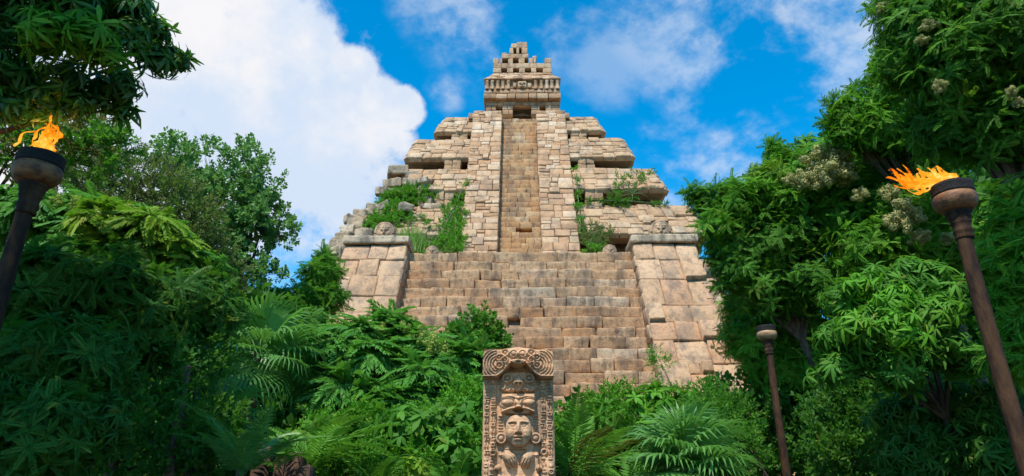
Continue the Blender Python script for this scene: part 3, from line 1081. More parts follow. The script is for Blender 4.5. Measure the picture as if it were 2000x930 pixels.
# tumbled blocks on the ruined left corner ------------------------------------------
TB = [  # px, py, Y, width px, height px, where
    (775, 338, 35.6, 34, 14, 'topmost', 'pale flat block jutting out at the top of the ruined corner'),
    (806, 345, 35.5, 26, 16, '', 'dark edged block under the second tier, right of the topmost tumbled block'),
    (757, 360, 35.2, 16, 17, '', 'small leaning block on the ruined corner below the jutting flat block'),
    (773, 362, 35.0, 22, 14, '', 'pale square block lying above the upper vine patch'),
    (800, 362, 34.9, 24, 15, '', 'rounded block in the rubble right of the pale square block'),
    (826, 357, 34.9, 24, 13, '', 'low block wedged against the intact wall of the third tier'),
    (745, 374, 34.6, 20, 16, '', 'grey block at the outer edge level with the upper vine patch'),
    (728, 408, 33.9, 20, 15, '', 'grey block at the outer edge just below the upper vine patch'),
    (748, 407, 33.7, 24, 15, '', 'flat topped grey block left of the lower vine patch'),
    (738, 421, 33.3, 24, 12, '', 'cracked slab leaning below the flat topped grey block'),
    (706, 421, 33.6, 25, 20, '', 'dark mossy boulder at the outer edge of the ruin'),
    (683, 432, 33.4, 20, 17, '', 'leaning boulder sticking out from the left edge of the ruin'),
    (699, 441, 32.8, 30, 24, '', 'tilted square block below the dark mossy boulder'),
    (680, 452, 32.6, 26, 16, '', 'flat pale block under the leaning boulder'),
    (676, 466, 32.0, 30, 22, '', 'large dark edged boulder just above the left capstone'),
    (712, 463, 31.8, 30, 22, '', 'square block beside the left carved head'),
    (660, 484, 31.4, 30, 22, '', 'rounded boulder low on the left edge beside the capstone'),
    (654, 500, 30.8, 34, 20, '', 'lowest flat boulder left of the wing wall top'),
    (794, 406, 33.0, 22, 16, '', 'pale block standing in the middle of the lower vine patch'),
    (655, 470, 31.9, 16, 14, '', 'small boulder at the far left edge of the ruin'),
]
for i, (px, py, Y, w, h, _, lab) in enumerate(TB):
    c = at(px, py, Y)
    m = mpp(c)
    mb = MB()
    stone(mb, c, (w * m * 1.12, w * m * 1.0, h * m * 1.15), bevel=0.11 if i > 9 else 0.07, k=14, rough=0.07, jit=0.05, rot=(rng.normal(0, .12), rng.normal(0, .14), rng.normal(0, .35)))
    o = mb.build('stone_block', STONE_GREY)
    tag(o, lab, 'stone block', 'tumbled blocks on the ruined left corner')

# rubble slope under them (part of the pyramid)
mb = MB()
prof = [(905, 31.4, 494, 655), (905, 32.6, 440, 690), (905, 33.6, 405, 722), (905, 34.4, 372, 748), (905, 35.6, 338, 780)]
rows = []
for (pr, Y, py, pl) in prof:
    a = at(pl, py, Y)
    b = at(pr, py, Y)
    n = 26
    t = np.linspace(0, 1, n)[:, None]
    p = a * (1 - t) + b * t
    p[:, 1] += (fbm(p * 1.3, 3) - .5) * .8 + 0.55
    rows.append(p)
rows.append(rows[-1] + np.array([0, 3, 0]))
# subdivide between rows
rr = []
for a, b in zip(rows[:-1], rows[1:]):
    for t in np.linspace(0, 1, 6)[:-1]:
        p = a * (1 - t) + b * t
        p = p + (fbm(p * 2.1 + 9, 3)[:, None] - .5) * np.array([0, -.5, .35])
        rr.append(p)
rr = np.array(rr)
nr_, nc_ = rr.shape[:2]
i, j = np.meshgrid(np.arange(nc_ - 1), np.arange(nr_ - 1))
s = (j * nc_ + i).ravel()
mb.add(rr, np.stack([s, s + 1, s + nc_ + 1, s + nc_], 1))
# left end of the rubble falls back
bk = rr[:, 0] + np.array([0.3, 5.0, -.4])
mb.add(np.concatenate([rr[:, 0], bk]), [[k, k + 1, nr_ + k + 1, nr_ + k] for k in range(nr_ - 1)])
rub = mb.build('rubble_slope', STONE_CORE, pyr, smooth=True)
mb = MB()
for k in range(150):
    t, u = rng.random() ** 0.8, rng.random()
    p = rr[int(t * (nr_ - 1)), int(u * (nc_ - 1))]
    sz = rng.uniform(0.25, 0.62)
    stone(mb, p + np.array([0, -.05, 0]), (sz * rng.uniform(.9, 1.6), sz, sz * rng.uniform(.5, .9)), bevel=0.06, jit=0.05, rot=tuple(rng.normal(0, .18, 3)), k=7, rough=.03)
o = mb.build('rubble_stones', STONE_GREY, rub)
o['kind'] = 'stuff'

# ------------------------------------------------------------------ leaf shapes
def _leaf1(b, d, side, n_, L, Wd, droop, fold=0.15):
    """one diamond leaf"""
    m = b + d * L * .48
    tip = b + d * L - n_ * droop * L
    return [b, m + side * Wd - n_ * (droop * .25 * L) + n_ * fold * Wd, tip, m - side * Wd - n_ * (droop * .25 * L) + n_ * fold * Wd]


def T_frond(n=9, wid=.36, lw=.055, droop=.35, ang=50, seed=0, ldroop=.3):
    rg = np.random.default_rng(seed)
    v, q, r = [], [], []

    def add(pts, rv):
        s = len(v)
        v.extend(pts)
        q.append([s, s + 1, s + 2, s + 3])
        r.append(rv)
    Z = np.array([0, 0, 1.0])
    for i in range(n):
        t = 0.16 + 0.82 * i / (n - 1)
        b = np.array([0, t, -droop * t * t])
        L = wid * (0.55 + 0.5 * math.sin(PI * (0.12 + 0.78 * t)))
        for s in (-1, 1):
            a = R(ang + rg.normal(0, 6)) * (1 - 0.35 * t)
            d = np.array([s * math.sin(a), math.cos(a), -ldroop * .4 + rg.normal(0, .08)])
            d = norm(d)
            side = norm(np.cross(Z, d))
            add(_leaf1(b, d, side, Z, L, lw * rg.uniform(.85, 1.15), ldroop), rg.normal(0, .12))
    b = np.array([0, .98, -droop * .96])
    add(_leaf1(b, np.array([0, .95, -.3]), np.array([1.0, 0, 0]), Z, wid * .7, lw, ldroop), 0)
    tt = np.linspace(0, 1, 4)
    for a, c in zip(tt[:-1], tt[1:]):
        w = .008
        add([np.array([-w, a, -droop * a * a]), np.array([w, a, -droop * a * a]), np.array([w, c, -droop * c * c]), np.array([-w, c, -droop * c * c])], -.2)
    return np.array(v), np.array(q), np.array(r)


def rotz(a):
    c, s = math.cos(a), math.sin(a)
    return np.array([[c, -s, 0], [s, c, 0], [0, 0, 1]])


def rotx(a):
    c, s = math.cos(a), math.sin(a)
    return np.array([[1, 0, 0], [0, c, -s], [0, s, c]])


def merge(lst):
    v, q, r, n = [], [], [], 0
    for a, b, c in lst:
        v.append(a)
        q.append(b + n)
        r.append(c)
        n += len(a)
    return np.concatenate(v), np.concatenate(q), np.concatenate(r)


def T_umbrella(nf=8, seed=0, up=(5, 35), **kw):
    rg = np.random.default_rng(seed)
    out = []
    for k in range(nf):
        v, q, r = T_frond(seed=seed * 50 + k, **kw)
        M = rotz(2 * PI * k / nf + rg.normal(0, .25)) @ rotx(R(rg.uniform(*up)))
        sc = rg.uniform(.7, 1.1)
        out.append(((v * sc) @ M.T, q, r + rg.normal(0, .12)))
    return merge(out)


def T_whorl(nl=9, W=.13, seed=0, droop=.55, up=(-20, 40)):
    rg = np.random.default_rng(seed)
    out = []
    for k in range(nl):
        ss = np.array([0, .3, .68, 1.0])
        ww = np.array([.05, .75, 1.0, .30]) * W
        dr = droop * rg.uniform(.6, 1.3)
        v = []
        for s_, w_ in zip(ss, ww):
            z = -dr * s_ ** 2
            v += [(-w_, s_, z + w_ * .25), (w_, s_, z + w_ * .25)]
        v = np.array(v)
        q = np.array([[0, 1, 3, 2], [2, 3, 5, 4], [4, 5, 7, 6]])
        M = rotz(2 * PI * k / nl * 1.0 + rg.normal(0, .25)) @ rotx(R(rg.uniform(*up)))
        sc = rg.uniform(.75, 1.15)
        out.append(((v * sc) @ M.T, q, np.full(3, rg.normal(0, .16))))
    return merge(out)


def T_sprig(nl=14, L=.42, W=.10, seed=0, spread=65):
    rg = np.random.default_rng(seed)
    v, q, r = [], [], []
    for k in range(nl):
        t = k / nl
        az = k * 2.4 + rg.normal(0, .3)
        a = R(spread * rg.uniform(.6, 1.2)) * (1 - .4 * t)
        d = np.array([math.cos(az) * math.sin(a), math.sin(az) * math.sin(a), math.cos(a)])
        d = norm(d + rg.normal(0, .15, 3))
        b = np.array([rg.normal(0, .04), rg.normal(0, .04), t])
        side = norm(np.cross(d, rg.normal(0, 1, 3)))
        n_ = np.cross(side, d)
        s = len(v)
        v += _leaf1(b, d, side, n_, L * rg.uniform(.7, 1.2), W * rg.uniform(.8, 1.2), .2)
        q.append([s, s + 1, s + 2, s + 3])
        r.append(rg.normal(0, .16))
    return np.array(v), np.array(q), np.array(r)


def T_fan(ns=30, spread=290, seed=0, droop=.35, split=.45):
    rg = np.random.default_rng(seed)
    v, q, r = [], [], []
    for k in range(ns):
        a = R(-spread / 2 + spread * (k + .5) / ns)
        da = R(spread / ns) * .5
        L = rg.uniform(.88, 1.05) * (1 - .12 * abs(a) / PI)
        dr = droop * rg.uniform(.6, 1.4)

        def P(rad, off, z):
            return (math.sin(a) * rad + math.cos(a) * off, math.cos(a) * rad - math.sin(a) * off, z)
        w1 = split * math.tan(da) * .92
        zz = .05 * math.cos(a)
        fold = .35 * w1
        s = len(v)
        v += [P(.03, -.004, 0), P(.03, .004, 0), P(split, w1, zz + fold), P(split, -w1, zz - fold), P(.78, w1 * .75, zz - dr * .18), P(.78, -w1 * .75, zz - dr * .22),
              P(L, .004, zz - dr * .65), P(L, -.004, zz - dr * .65)]
        q += [[s, s + 1, s + 2, s + 3], [s + 3, s + 2, s + 4, s + 5], [s + 5, s + 4, s + 6, s + 7]]
        r += [rg.normal(0, .14)] * 3
    return np.array(v), np.array(q), np.array(r)


def T_plume(n=30, wid=.20, droop=.5, seed=0, lw=.011):
    rg = np.random.default_rng(seed)
    v, q, r = [], [], []
    Z = np.array([0, 0, 1.0])

    def c(t):
        return np.array([0, t * (1 - .12 * droop * t), -droop * t ** 2.2])
    for i in range(n):
        t = .14 + .85 * i / (n - 1)
        b = c(t)
        L = wid * (math.sin(PI * min(1, (.15 + .85 * t)) ** 0.9) * .85 + .2)
        for s in (-1, 1):
            a = R(62 + rg.normal(0, 4))
            d = norm(np.array([s * math.sin(a), math.cos(a), -.12 + rg.normal(0, .05)]))
            side = norm(np.cross(Z, d))
            k = len(v)
            v += _leaf1(b, d, side, Z, L, lw * 1.1, .28)
            q.append([k, k + 1, k + 2, k + 3])
            r.append(rg.normal(0, .12))
    tt = np.linspace(0, 1, 7)
    for a, b in zip(tt[:-1], tt[1:]):
        k = len(v)
        w = np.array([.008, 0, 0])
        v += [c(a) - w, c(a) + w, c(b) + w * .7, c(b) - w * .7]
        q.append([k, k + 1, k + 2, k + 3])
        r.append(-.25)
    return np.array(v), np.array(q), np.array(r)


TPL = {
    'pinnate': [T_umbrella(8, s, n=9, wid=.34, lw=.055, droop=.45) for s in range(4)],
    'locust': [T_umbrella(7, 20 + s, n=10, wid=.26, lw=.040, droop=.5, up=(-10, 60)) for s in range(4)],
    'tent': [T_umbrella(11, 40 + s, n=12, wid=.30, lw=.042, droop=.62, up=(10, 32), ldroop=.5) for s in range(3)],
    'whorl': [T_whorl(10, W=.115, seed=s, droop=.75, up=(-35, 38)) for s in range(4)],
    'whorlwide': [T_whorl(7, W=.2, seed=10 + s, droop=.4) for s in range(4)],
    'sprig': [T_sprig(seed=s) for s in range(4)],
    'roundleaf': [T_sprig(nl=10, L=.5, W=.17, seed=10 + s, spread=75) for s in range(4)],
    'fine': [T_sprig(nl=18, L=.36, W=.06, seed=20 + s) for s in range(4)],
}


def basis(d, spin):
    d = norm(d)
    ref = np.where(np.abs(d[:, 2:3]) > .92, np.array([[1.0, 0, 0]]), np.array([[0, 0, 1.0]]))
    x = norm(np.cross(ref, d))
    y = np.cross(d, x)
    c, s = np.cos(spin)[:, None], np.sin(spin)[:, None]
    x2 = x * c + y * s
    y2 = -x * s + y * c
    return np.stack([x2, y2, d], 1)      # rows = local axes


def inst(mb, tpls, P, D, Sz, rnd, rg):
    B = basis(D, rg.uniform(0, 2 * PI, len(P)))
    pick = rg.integers(0, len(tpls), len(P))
    for k, (v, q, r) in enumerate(tpls):
        id_ = np.where(pick == k)[0]
        if not len(id_):
            continue
        vv = np.einsum('vk,nkj->nvj', v, B[id_]) * Sz[id_][:, None, None] + P[id_][:, None, :]
        qq = q[None] + (np.arange(len(id_)) * len(v))[:, None, None]
        rr_ = np.clip(rnd[id_][:, None] + r[None], 0, 1)
        mb.add(vv.reshape(-1, 3), qq.reshape(-1, 4), rr_.reshape(-1))


def sphere_dirs(n, rg):
    return norm(rg.normal(0, 1, (n, 3)))


def scatter(mb, blobs, kind, size, dens, rg, up=.5, inner=.45, hole=0.0):
    """leaf sprays through the outer part of each lobe of a crown; blobs: (centre, radius)"""
    tp = TPL[kind]
    for c, rad in blobs:
        n = max(10, int(dens * (rad / size) ** 2))
        d = sphere_dirs(n, rg)
        lump = .78 + .55 * (fbm(d * 2.1 + c, 2) - .3)
        rr_ = rad * lump * (inner + (1 - inner) * rg.random(n) ** .6) * np.where(rg.random(n) < .14, rg.uniform(1.05, 1.36, n), 1.0)
        P = c + d * rr_[:, None] * np.array([1, 1, .88])
        if hole:
            k = fbm(P / (size * 3.2) + 5, 2) > hole
            P, d = P[k], d[k]
        n = len(P)
        D = norm(d + np.array([0, 0, up]) + rg.normal(0, .28, (n, 3)))
        rnd = .47 + rg.normal(0, .20, n)
        inst(mb, tp, P, D, size * rg.uniform(.75, 1.25, n), rnd, rg)


def limbs(mb, base, blobs, rad, rg, lean=None):
    base = np.asarray(base, float)
    cs = np.array([b[0] for b in blobs])
    low = cs[:, 2].min()
    cen = cs.mean(0)
    h = max(.5, (low - base[2]) * .75)
    fork = base + (cen - base) * np.array([.45, .45, 0]) + np.array([0, 0, h])
    t = np.linspace(0, 1, 8)[:, None]
    p = base * (1 - t) + fork * t
    p[1:-1] += rg.normal(0, rad * .35, (6, 3)) * np.array([1, 1, 0])
    tube(mb, p, np.linspace(rad * 1.25, rad * .75, 8), 9)
    for c, r in blobs:
        t = np.linspace(0, 1, 7)[:, None]
        mid = (fork + c) / 2 + np.array([0, 0, .12 * np.linalg.norm(c - fork)])
        p = fork * (1 - t) ** 2 + 2 * mid * t * (1 - t) + c * t * t
        tube(mb, p, np.linspace(rad * .5, rad * .07, 7), 6)
        for _ in range(3 if r > .3 else 0):
            e = c + sphere_dirs(1, rg)[0] * r * .55
            st = p[rg.integers(3, 6)]
            tt = np.linspace(0, 1, 4)[:, None]
            tube(mb, st * (1 - tt) + e * tt + np.array([0, 0, .06]) * np.sin(PI * tt), np.linspace(rad * .14, rad * .04, 4), 5)


_FL = {}


def flower_mesh(kind):
    """a lumpy head of many tiny blossoms, one unit wide"""
    if kind in _FL:
        return _FL[kind]
    rg = np.random.default_rng(77)
    v, q, r = [], [], []
    n0 = 26 if kind == 'flower' else 20
    cs = sphere_dirs(n0, rg) * rg.uniform(.15, .5, (n0, 1)) * np.array([1.1, 1.1, .7])
    if kind == 'panicle':
        cs = cs * np.array([.6, .6, 1.3])
    for c in cs:
        m = 70
        d = sphere_dirs(m, rg)
        P = c + d * .17 * rg.uniform(.7, 1.1, (m, 1))
        a = norm(np.cross(d, rg.normal(0, 1, (m, 3))))
        b = np.cross(d, a)
        s = .035
        base = len(v) * 4
        for p_, a_, b_ in zip(P, a, b):
            k = len(v)
            v += [p_ - a_ * s, p_ - b_ * s, p_ + a_ * s, p_ + b_ * s]
            q.append([k, k + 1, k + 2, k + 3])
            r.append(float(np.clip(.5 + rg.normal(0, .25), 0, 1)))
    m_ = MB()
    m_.add(v, q, np.array(r))
    o = m_.build('flower_cluster', LF[kind])
    _FL[kind] = o.data
    bpy.data.objects.remove(o)
    return _FL[kind]


def flowers(parent, kind, lst):
    rg = np.random.default_rng(len(lst) * 7 + 1)
    for px, py, Y, w in lst:
        c = at(px, py, Y)
        o = bpy.data.objects.new('flower_cluster', flower_mesh(kind))
        COL.objects.link(o)
        o.parent = parent
        o.location = tuple(c - ORIG[parent.name])
        s = w * mpp(c)
        o.scale = (s, s, s * rg.uniform(.8, 1.15))
        o.rotation_euler = tuple(rg.normal(0, .3, 2)) + (rg.uniform(0, 6),)


def plant(name, label, cat, base, blobs, kind, size, dens, m, rad=.08, group=None, seed=0, bark=None, trunk='trunk', crown='crown', hole=0.0, up=.5, inner=.45, accents=(), over=()):
    """a woody plant: blobs are (photo column, row, depth Y, radius in photo pixels)"""
    rg = np.random.default_rng(seed + 1000)
    bl = []
    for px, py, Y, rp in blobs:
        c = at(px, py, Y)
        bl.append((c, rp * mpp(c)))
    base = np.array([base[0], base[1], float(ground_z(base[0], base[1])) - .05]) if len(base) == 2 else np.array(base, float)
    o = thing(name, label, cat, base, group)
    tb = MB()
    limbs(tb, base, bl, rad, rg)
    tb.build(trunk, bark or BARK, o, smooth=True)
    cb = MB()
    scatter(cb, bl, kind, size, dens, rg, up=up, hole=hole, inner=inner)
    if over:      # extra unseen lobes above the frame, added to shade the foreground
        scatter(cb, [(np.array(c_, float), r_) for c_, r_ in over], 'roundleaf', .5, 26, rg, up=up)
    cb.build(crown, LF[m], o)
    for (ak, asz, ad, am, ab, nm) in accents:      # further leaves, some in a lighter colour
        ac = MB()
        scatter(ac, [(at(px, py, Y), rp * mpp(at(px, py, Y))) for px, py, Y, rp in ab], ak, asz, ad, rg, up=up)
        ac.build(nm, LF[am], o)
    return o


# ------------------------------------------------------------------ trees on the right
o = plant('flowering_tree', 'tall dark tree with cream flower heads filling the upper right corner', 'tree', (9.6, 11.5),
          [(1790, 50, 11, 80), (1880, 140, 11, 120), (1960, 50, 10.5, 140), (1890, 250, 11.5, 90), (1985, 250, 11, 100), (1765, 130, 11.3, 55), (1745, 10, 11.3, 45),
           (2010, -60, 10.5, 150), (1870, -80, 11, 150), (2090, 120, 10.5, 150), (1830, 240, 12, 70)],
          'locust', .29, 17, 'mid', .16, seed=1, inner=.3, over=[((8, 4, 10.5), 2.0), ((5.5, 3, 11), 1.8)])  # over: lobes out of view, added to throw shade on the right
flowers(o, 'flower', [(1835, 168, 10.2, 30), (1975, 180, 9.9, 28), (1990, 200, 9.9, 24), (1815, 48, 10.3, 34), (1800, 78, 10.4, 26), (1722, 15, 10.9, 26)])
plant('leafy_tree', 'light green feathery tree against the sky below the tall dark tree', 'tree', (10.8, 16),
      [(1660, 225, 15, 48), (1705, 255, 15, 60), (1745, 195, 15, 66), (1760, 110, 15, 45), (1640, 215, 15, 26), (1800, 270, 15.5, 80), (1735, 150, 15, 45), (1650, 262, 15, 36), (1622, 195, 15, 14), (1672, 175, 15, 16), (1715, 130, 15, 18), (1722, 100, 15, 13), (1618, 240, 15, 10)],
      'locust', .26, 17, 'bright', .12, seed=2, inner=.3)
o = plant('flowering_tree', 'green tree topped with large cream flower heads, left of the right torch bowl', 'tree', (10.4, 18),
          [(1600, 330, 17, 72), (1545, 340, 17, 50), (1680, 360, 17, 85), (1620, 420, 17, 95), (1735, 310, 16.5, 55), (1750, 420, 16, 100), (1700, 480, 16, 80), (1820, 480, 16, 90), (1570, 400, 17, 60), (1492, 330, 17, 18), (1520, 305, 17, 24), (1572, 282, 17, 18), (1625, 268, 17, 20), (1508, 285, 17, 9)],
          'locust', .28, 18, 'bright', .14, seed=3, inner=.3)
flowers(o, 'flower', [(1612, 300, 15.6, 62), (1640, 312, 15.5, 60), (1585, 322, 15.7, 50), (1650, 338, 15.5, 60), (1600, 348, 15.5, 48), (1568, 350, 15.7, 42), (1735, 378, 14.9, 46),
                      (1765, 405, 14.3, 46), (1755, 432, 14.3, 50), (1785, 420, 14.3, 42), (1795, 462, 14.4, 40), (1700, 300, 15.6, 46), (1680, 380, 15.3, 36), (1850, 465, 14.4, 34), (1625, 328, 15.4, 56), (1545, 352, 15.9, 30)])
plant('leafy_tree', 'spreading feathery tree overlapping the right end of the pyramid', 'tree', (8.6, 18),
      [(1395, 395, 17, 42), (1445, 420, 17, 62), (1420, 480, 17, 55), (1500, 400, 17, 60), (1500, 480, 17, 85), (1565, 460, 17, 80), (1440, 530, 17, 48), (1500, 570, 17.2, 70), (1590, 560, 17, 80), (1370, 385, 17, 20), (1350, 378, 17, 11), (1392, 450, 17, 14), (1402, 515, 17, 15), (1425, 372, 17, 24), (1475, 350, 17, 24), (1378, 415, 17, 11), (1412, 560, 17, 16), (1360, 396, 17, 9)],
      'locust', .29, 16, 'mid', .13, seed=4, inner=.25, accents=[('locust', .28, 8, 'lime', [(1500, 350, 16.6, 40), (1440, 390, 16.6, 36)], 'pale_leaves'), ('locust', .30, 9, 'bright', [(1440, 395, 16.6, 55), (1500, 385, 16.6, 55), (1400, 440, 16.6, 40), (1560, 400, 16.6, 60)], 'lighter_leaves')])
plant('leafy_tree', 'bright young tree beside the wing wall, behind the farther torch', 'tree', (7.3, 20),
      [(1440, 608, 19, 36), (1455, 570, 19, 38), (1460, 660, 18.6, 62), (1540, 640, 18.6, 70), (1520, 720, 18.6, 70), (1590, 720, 18.2, 70), (1470, 715, 18.6, 30)],
      'locust', .28, 16, 'bright', .10, seed=5, inner=.3)
o = plant('whorled_tree', 'tree with drooping whorls of long leaves, left of the right torch pole', 'tree', (6.6, 10.3),
          [(1655, 590, 9.7, 52), (1725, 575, 9.6, 60), (1795, 555, 9.6, 72), (1700, 650, 9.2, 66), (1800, 640, 9.2, 78), (1860, 590, 9.4, 62), (1765, 715, 9.1, 66), (1860, 690, 9.1, 60), (1630, 655, 9.6, 40), (1640, 720, 9.6, 50)],
          'whorl', .145, 20, 'mid', .07, seed=6, hole=.40,
          accents=[('whorl', .15, 9, 'bright', [(1670, 560, 9.3, 40), (1740, 590, 9.0, 50), (1840, 610, 8.9, 50), (1670, 640, 9, 40), (1760, 650, 8.7, 50)], 'lighter_leaves')])
plant('leafy_tree', 'bright pinnate leaved tree at the right edge, behind the torch pole', 'tree', (7.6, 8.6),
      [(1955, 400, 8.6, 50), (1990, 470, 8.3, 70), (1950, 530, 8.3, 48), (1990, 610, 8, 62), (1975, 690, 8, 56), (2050, 560, 8, 110), (2060, 420, 8.3, 110)],
      'locust', .24, 20, 'bright', .07, seed=7)
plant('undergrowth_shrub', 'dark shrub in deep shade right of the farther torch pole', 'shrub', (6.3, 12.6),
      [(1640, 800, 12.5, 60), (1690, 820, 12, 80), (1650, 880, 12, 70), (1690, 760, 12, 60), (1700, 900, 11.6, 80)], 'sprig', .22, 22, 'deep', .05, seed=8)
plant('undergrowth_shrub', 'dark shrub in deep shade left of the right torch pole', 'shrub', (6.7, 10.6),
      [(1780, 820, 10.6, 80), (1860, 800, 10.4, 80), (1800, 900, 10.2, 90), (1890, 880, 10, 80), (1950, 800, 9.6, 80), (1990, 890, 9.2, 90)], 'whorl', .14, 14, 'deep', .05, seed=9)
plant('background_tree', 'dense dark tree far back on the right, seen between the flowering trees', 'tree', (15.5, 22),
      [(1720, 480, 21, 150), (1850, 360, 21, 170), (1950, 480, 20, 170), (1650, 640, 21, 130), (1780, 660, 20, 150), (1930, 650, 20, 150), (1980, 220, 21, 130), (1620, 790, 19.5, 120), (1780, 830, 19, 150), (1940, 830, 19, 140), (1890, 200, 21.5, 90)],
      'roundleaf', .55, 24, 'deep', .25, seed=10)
# low shrubs right of the stele
plant('shrub', 'bright green shrub against the foot of the stairs, right of the stele', 'shrub', (2.6, 16),
      [(1180, 800, 15.5, 44), (1215, 785, 15.6, 44), (1130, 825, 15, 36), (1190, 830, 15, 50), (1115, 850, 14.6, 40)], 'sprig', .18, 18, 'bright', .04, seed=11, inner=.2, accents=[('locust', .28, 7, 'mid', [(1180, 800, 15.1, 46), (1130, 825, 14.6, 40), (1195, 835, 14.6, 46)], 'feathery_leaves')])
plant('shrub', 'bright green shrub with a shoot climbing the foot of the right wing wall', 'shrub', (4.4, 16),
      [(1280, 790, 15.6, 46), (1335, 785, 15.5, 38), (1290, 830, 15.2, 58), (1290, 712, 16.4, 18), (1282, 690, 16.4, 10), (1340, 820, 15, 50)], 'fine', .20, 20, 'bright', .04, seed=12, inner=.2, accents=[('whorlwide', .22, 6, 'bright', [(1280, 790, 15.2, 48), (1335, 790, 15.1, 38), (1290, 835, 14.8, 50)], 'broad_leaves')])
plant('shrub', 'soft green shrub between the fan palm and the farther torch pole', 'shrub', (5.6, 15),
      [(1395, 805, 14.6, 48), (1435, 815, 14.4, 40), (1410, 860, 14, 56), (1440, 880, 14, 46), (1385, 770, 15.4, 24)], 'fine', .26, 26, 'mid', .04, seed=13)

# ------------------------------------------------------------------ trees on the left
plant('whorled_tree', 'dark tree with drooping leaf whorls overhanging the upper left corner', 'tree', (-8.2, 5.6),
      [(50, 50, 5.6, 90), (170, 50, 5.7, 80), (262, 80, 5.9, 60), (318, 108, 6, 40), (352, 115, 6.05, 24), (235, 165, 5.9, 46), (110, 150, 5.6, 66), (240, 212, 6, 22), (195, 190, 5.9, 30), (20, 150, 5.5, 70),
       (150, -10, 5.7, 90), (255, 15, 5.8, 50), (-30, -60, 5.4, 150), (-110, 60, 5.2, 140), (100, -120, 5.2, 150), (300, 60, 5.9, 34)],
      'whorl', .145, 15, 'glossy', .10, seed=20, hole=.36, inner=.25, over=[((-8.5, 1.5, 9.5), 2.4), ((-5.2, 1.2, 10), 1.9), ((-7, 3.4, 9.5), 1.5)],  # over: added unseen lobes that darken the lower left
      accents=[('whorl', .14, 12, 'glossy', [(40, 215, 5.6, 34), (100, 205, 5.7, 34), (160, 205, 5.8, 28), (10, 200, 5.5, 36), (70, 185, 5.6, 36), (130, 180, 5.7, 30)], 'lower_foliage'), ('whorl', .16, 9, 'bright', [(175, 75, 5.2, 60), (90, 60, 5.1, 60), (215, 100, 5.3, 30)], 'lighter_leaves')])  # bright leaves paint sunlight into the middle of this crown
plant('leafy_tree', 'brown tinged tree behind the left torch flame', 'tree', (-9.4, 9.8),
      [(55, 250, 9.4, 56), (140, 240, 9.8, 50), (15, 310, 9.2, 46), (190, 275, 9.9, 40), (-40, 250, 9.2, 80), (100, 300, 9.6, 56), (110, 225, 9.8, 40)],
      'fine', .24, 24, 'rusty', .08, seed=21, accents=[('sprig', .24, 16, 'mid', [(20, 280, 8.9, 50), (220, 280, 9.8, 36), (180, 300, 9.6, 46)], 'green_foliage')])
plant('olive_tree', 'grey olive green tree with fine leaves behind the sumac, left', 'tree', (-10, 15),
      [(200, 345, 14, 56), (280, 355, 14, 64), (335, 395, 14, 62), (385, 430, 14, 50), (250, 420, 14, 60), (400, 500, 14.4, 56), (225, 285, 14.6, 40), (155, 320, 14, 50), (430, 545, 14.6, 46), (340, 470, 14, 60), (130, 390, 14, 70), (190, 260, 14.6, 30)],
      'fine', .26, 28, 'olive', .12, seed=22)
plant('broadleaf_tree', 'airy broadleaf tree with sky showing through, left of the pyramid', 'tree', (-8.7, 21),
      [(335, 300, 20, 36), (400, 310, 20, 48), (470, 312, 20, 46), (512, 348, 20, 40), (455, 385, 20, 60), (520, 425, 20, 46), (395, 375, 20, 55), (548, 455, 20, 30), (500, 400, 20, 40), (480, 440, 20, 46), (480, 500, 20, 38), (435, 470, 20, 52), (525, 530, 20, 28), (505, 480, 20.2, 30), (330, 330, 20, 30)],
      'roundleaf', .27, 19, 'airy', .14, seed=23, hole=.39)
o = plant('sumac_tree', 'sumac with blue green feather leaves and yellow tips below the left torch bowl', 'tree', (-6.3, 9.6),
          [(100, 420, 9, 48), (180, 415, 9, 50), (245, 440, 9, 54), (325, 470, 9.4, 50), (380, 525, 9.4, 44), (40, 420, 8.8, 60), (150, 480, 8.9, 60), (280, 510, 9.1, 60)],
          'tent', .36, 15, 'sumac', .07, seed=24, up=1.2, accents=[('tent', .36, 2, 'lime', [(200, 432, 8.5, 40), (290, 450, 8.6, 40), (345, 490, 8.9, 40)], 'lighter_leaves')])  # lime leaves put the sunlit tops into the leaf colour
flowers(o, 'panicle', [(250, 415, 8.5, 40), (150, 400, 8.5, 44), (110, 395, 8.6, 36), (190, 425, 8.3, 40)])
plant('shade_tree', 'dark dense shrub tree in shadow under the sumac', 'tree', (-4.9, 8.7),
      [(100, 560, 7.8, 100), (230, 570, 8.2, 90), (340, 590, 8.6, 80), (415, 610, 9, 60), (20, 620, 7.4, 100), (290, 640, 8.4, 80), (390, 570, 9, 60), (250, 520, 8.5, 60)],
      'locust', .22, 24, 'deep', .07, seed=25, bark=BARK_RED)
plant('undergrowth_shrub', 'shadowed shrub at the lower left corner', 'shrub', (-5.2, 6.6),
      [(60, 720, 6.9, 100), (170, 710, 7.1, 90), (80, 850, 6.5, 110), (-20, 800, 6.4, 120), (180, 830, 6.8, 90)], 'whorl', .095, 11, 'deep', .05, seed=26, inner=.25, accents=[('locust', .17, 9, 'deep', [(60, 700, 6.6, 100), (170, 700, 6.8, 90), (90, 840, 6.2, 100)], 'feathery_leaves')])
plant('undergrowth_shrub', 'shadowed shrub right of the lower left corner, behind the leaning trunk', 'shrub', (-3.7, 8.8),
      [(290, 740, 8.2, 80), (280, 850, 7.9, 90), (380, 700, 9, 60), (370, 880, 8.6, 70), (400, 840, 9, 70)], 'sprig', .2, 22, 'deep', .05, seed=27)
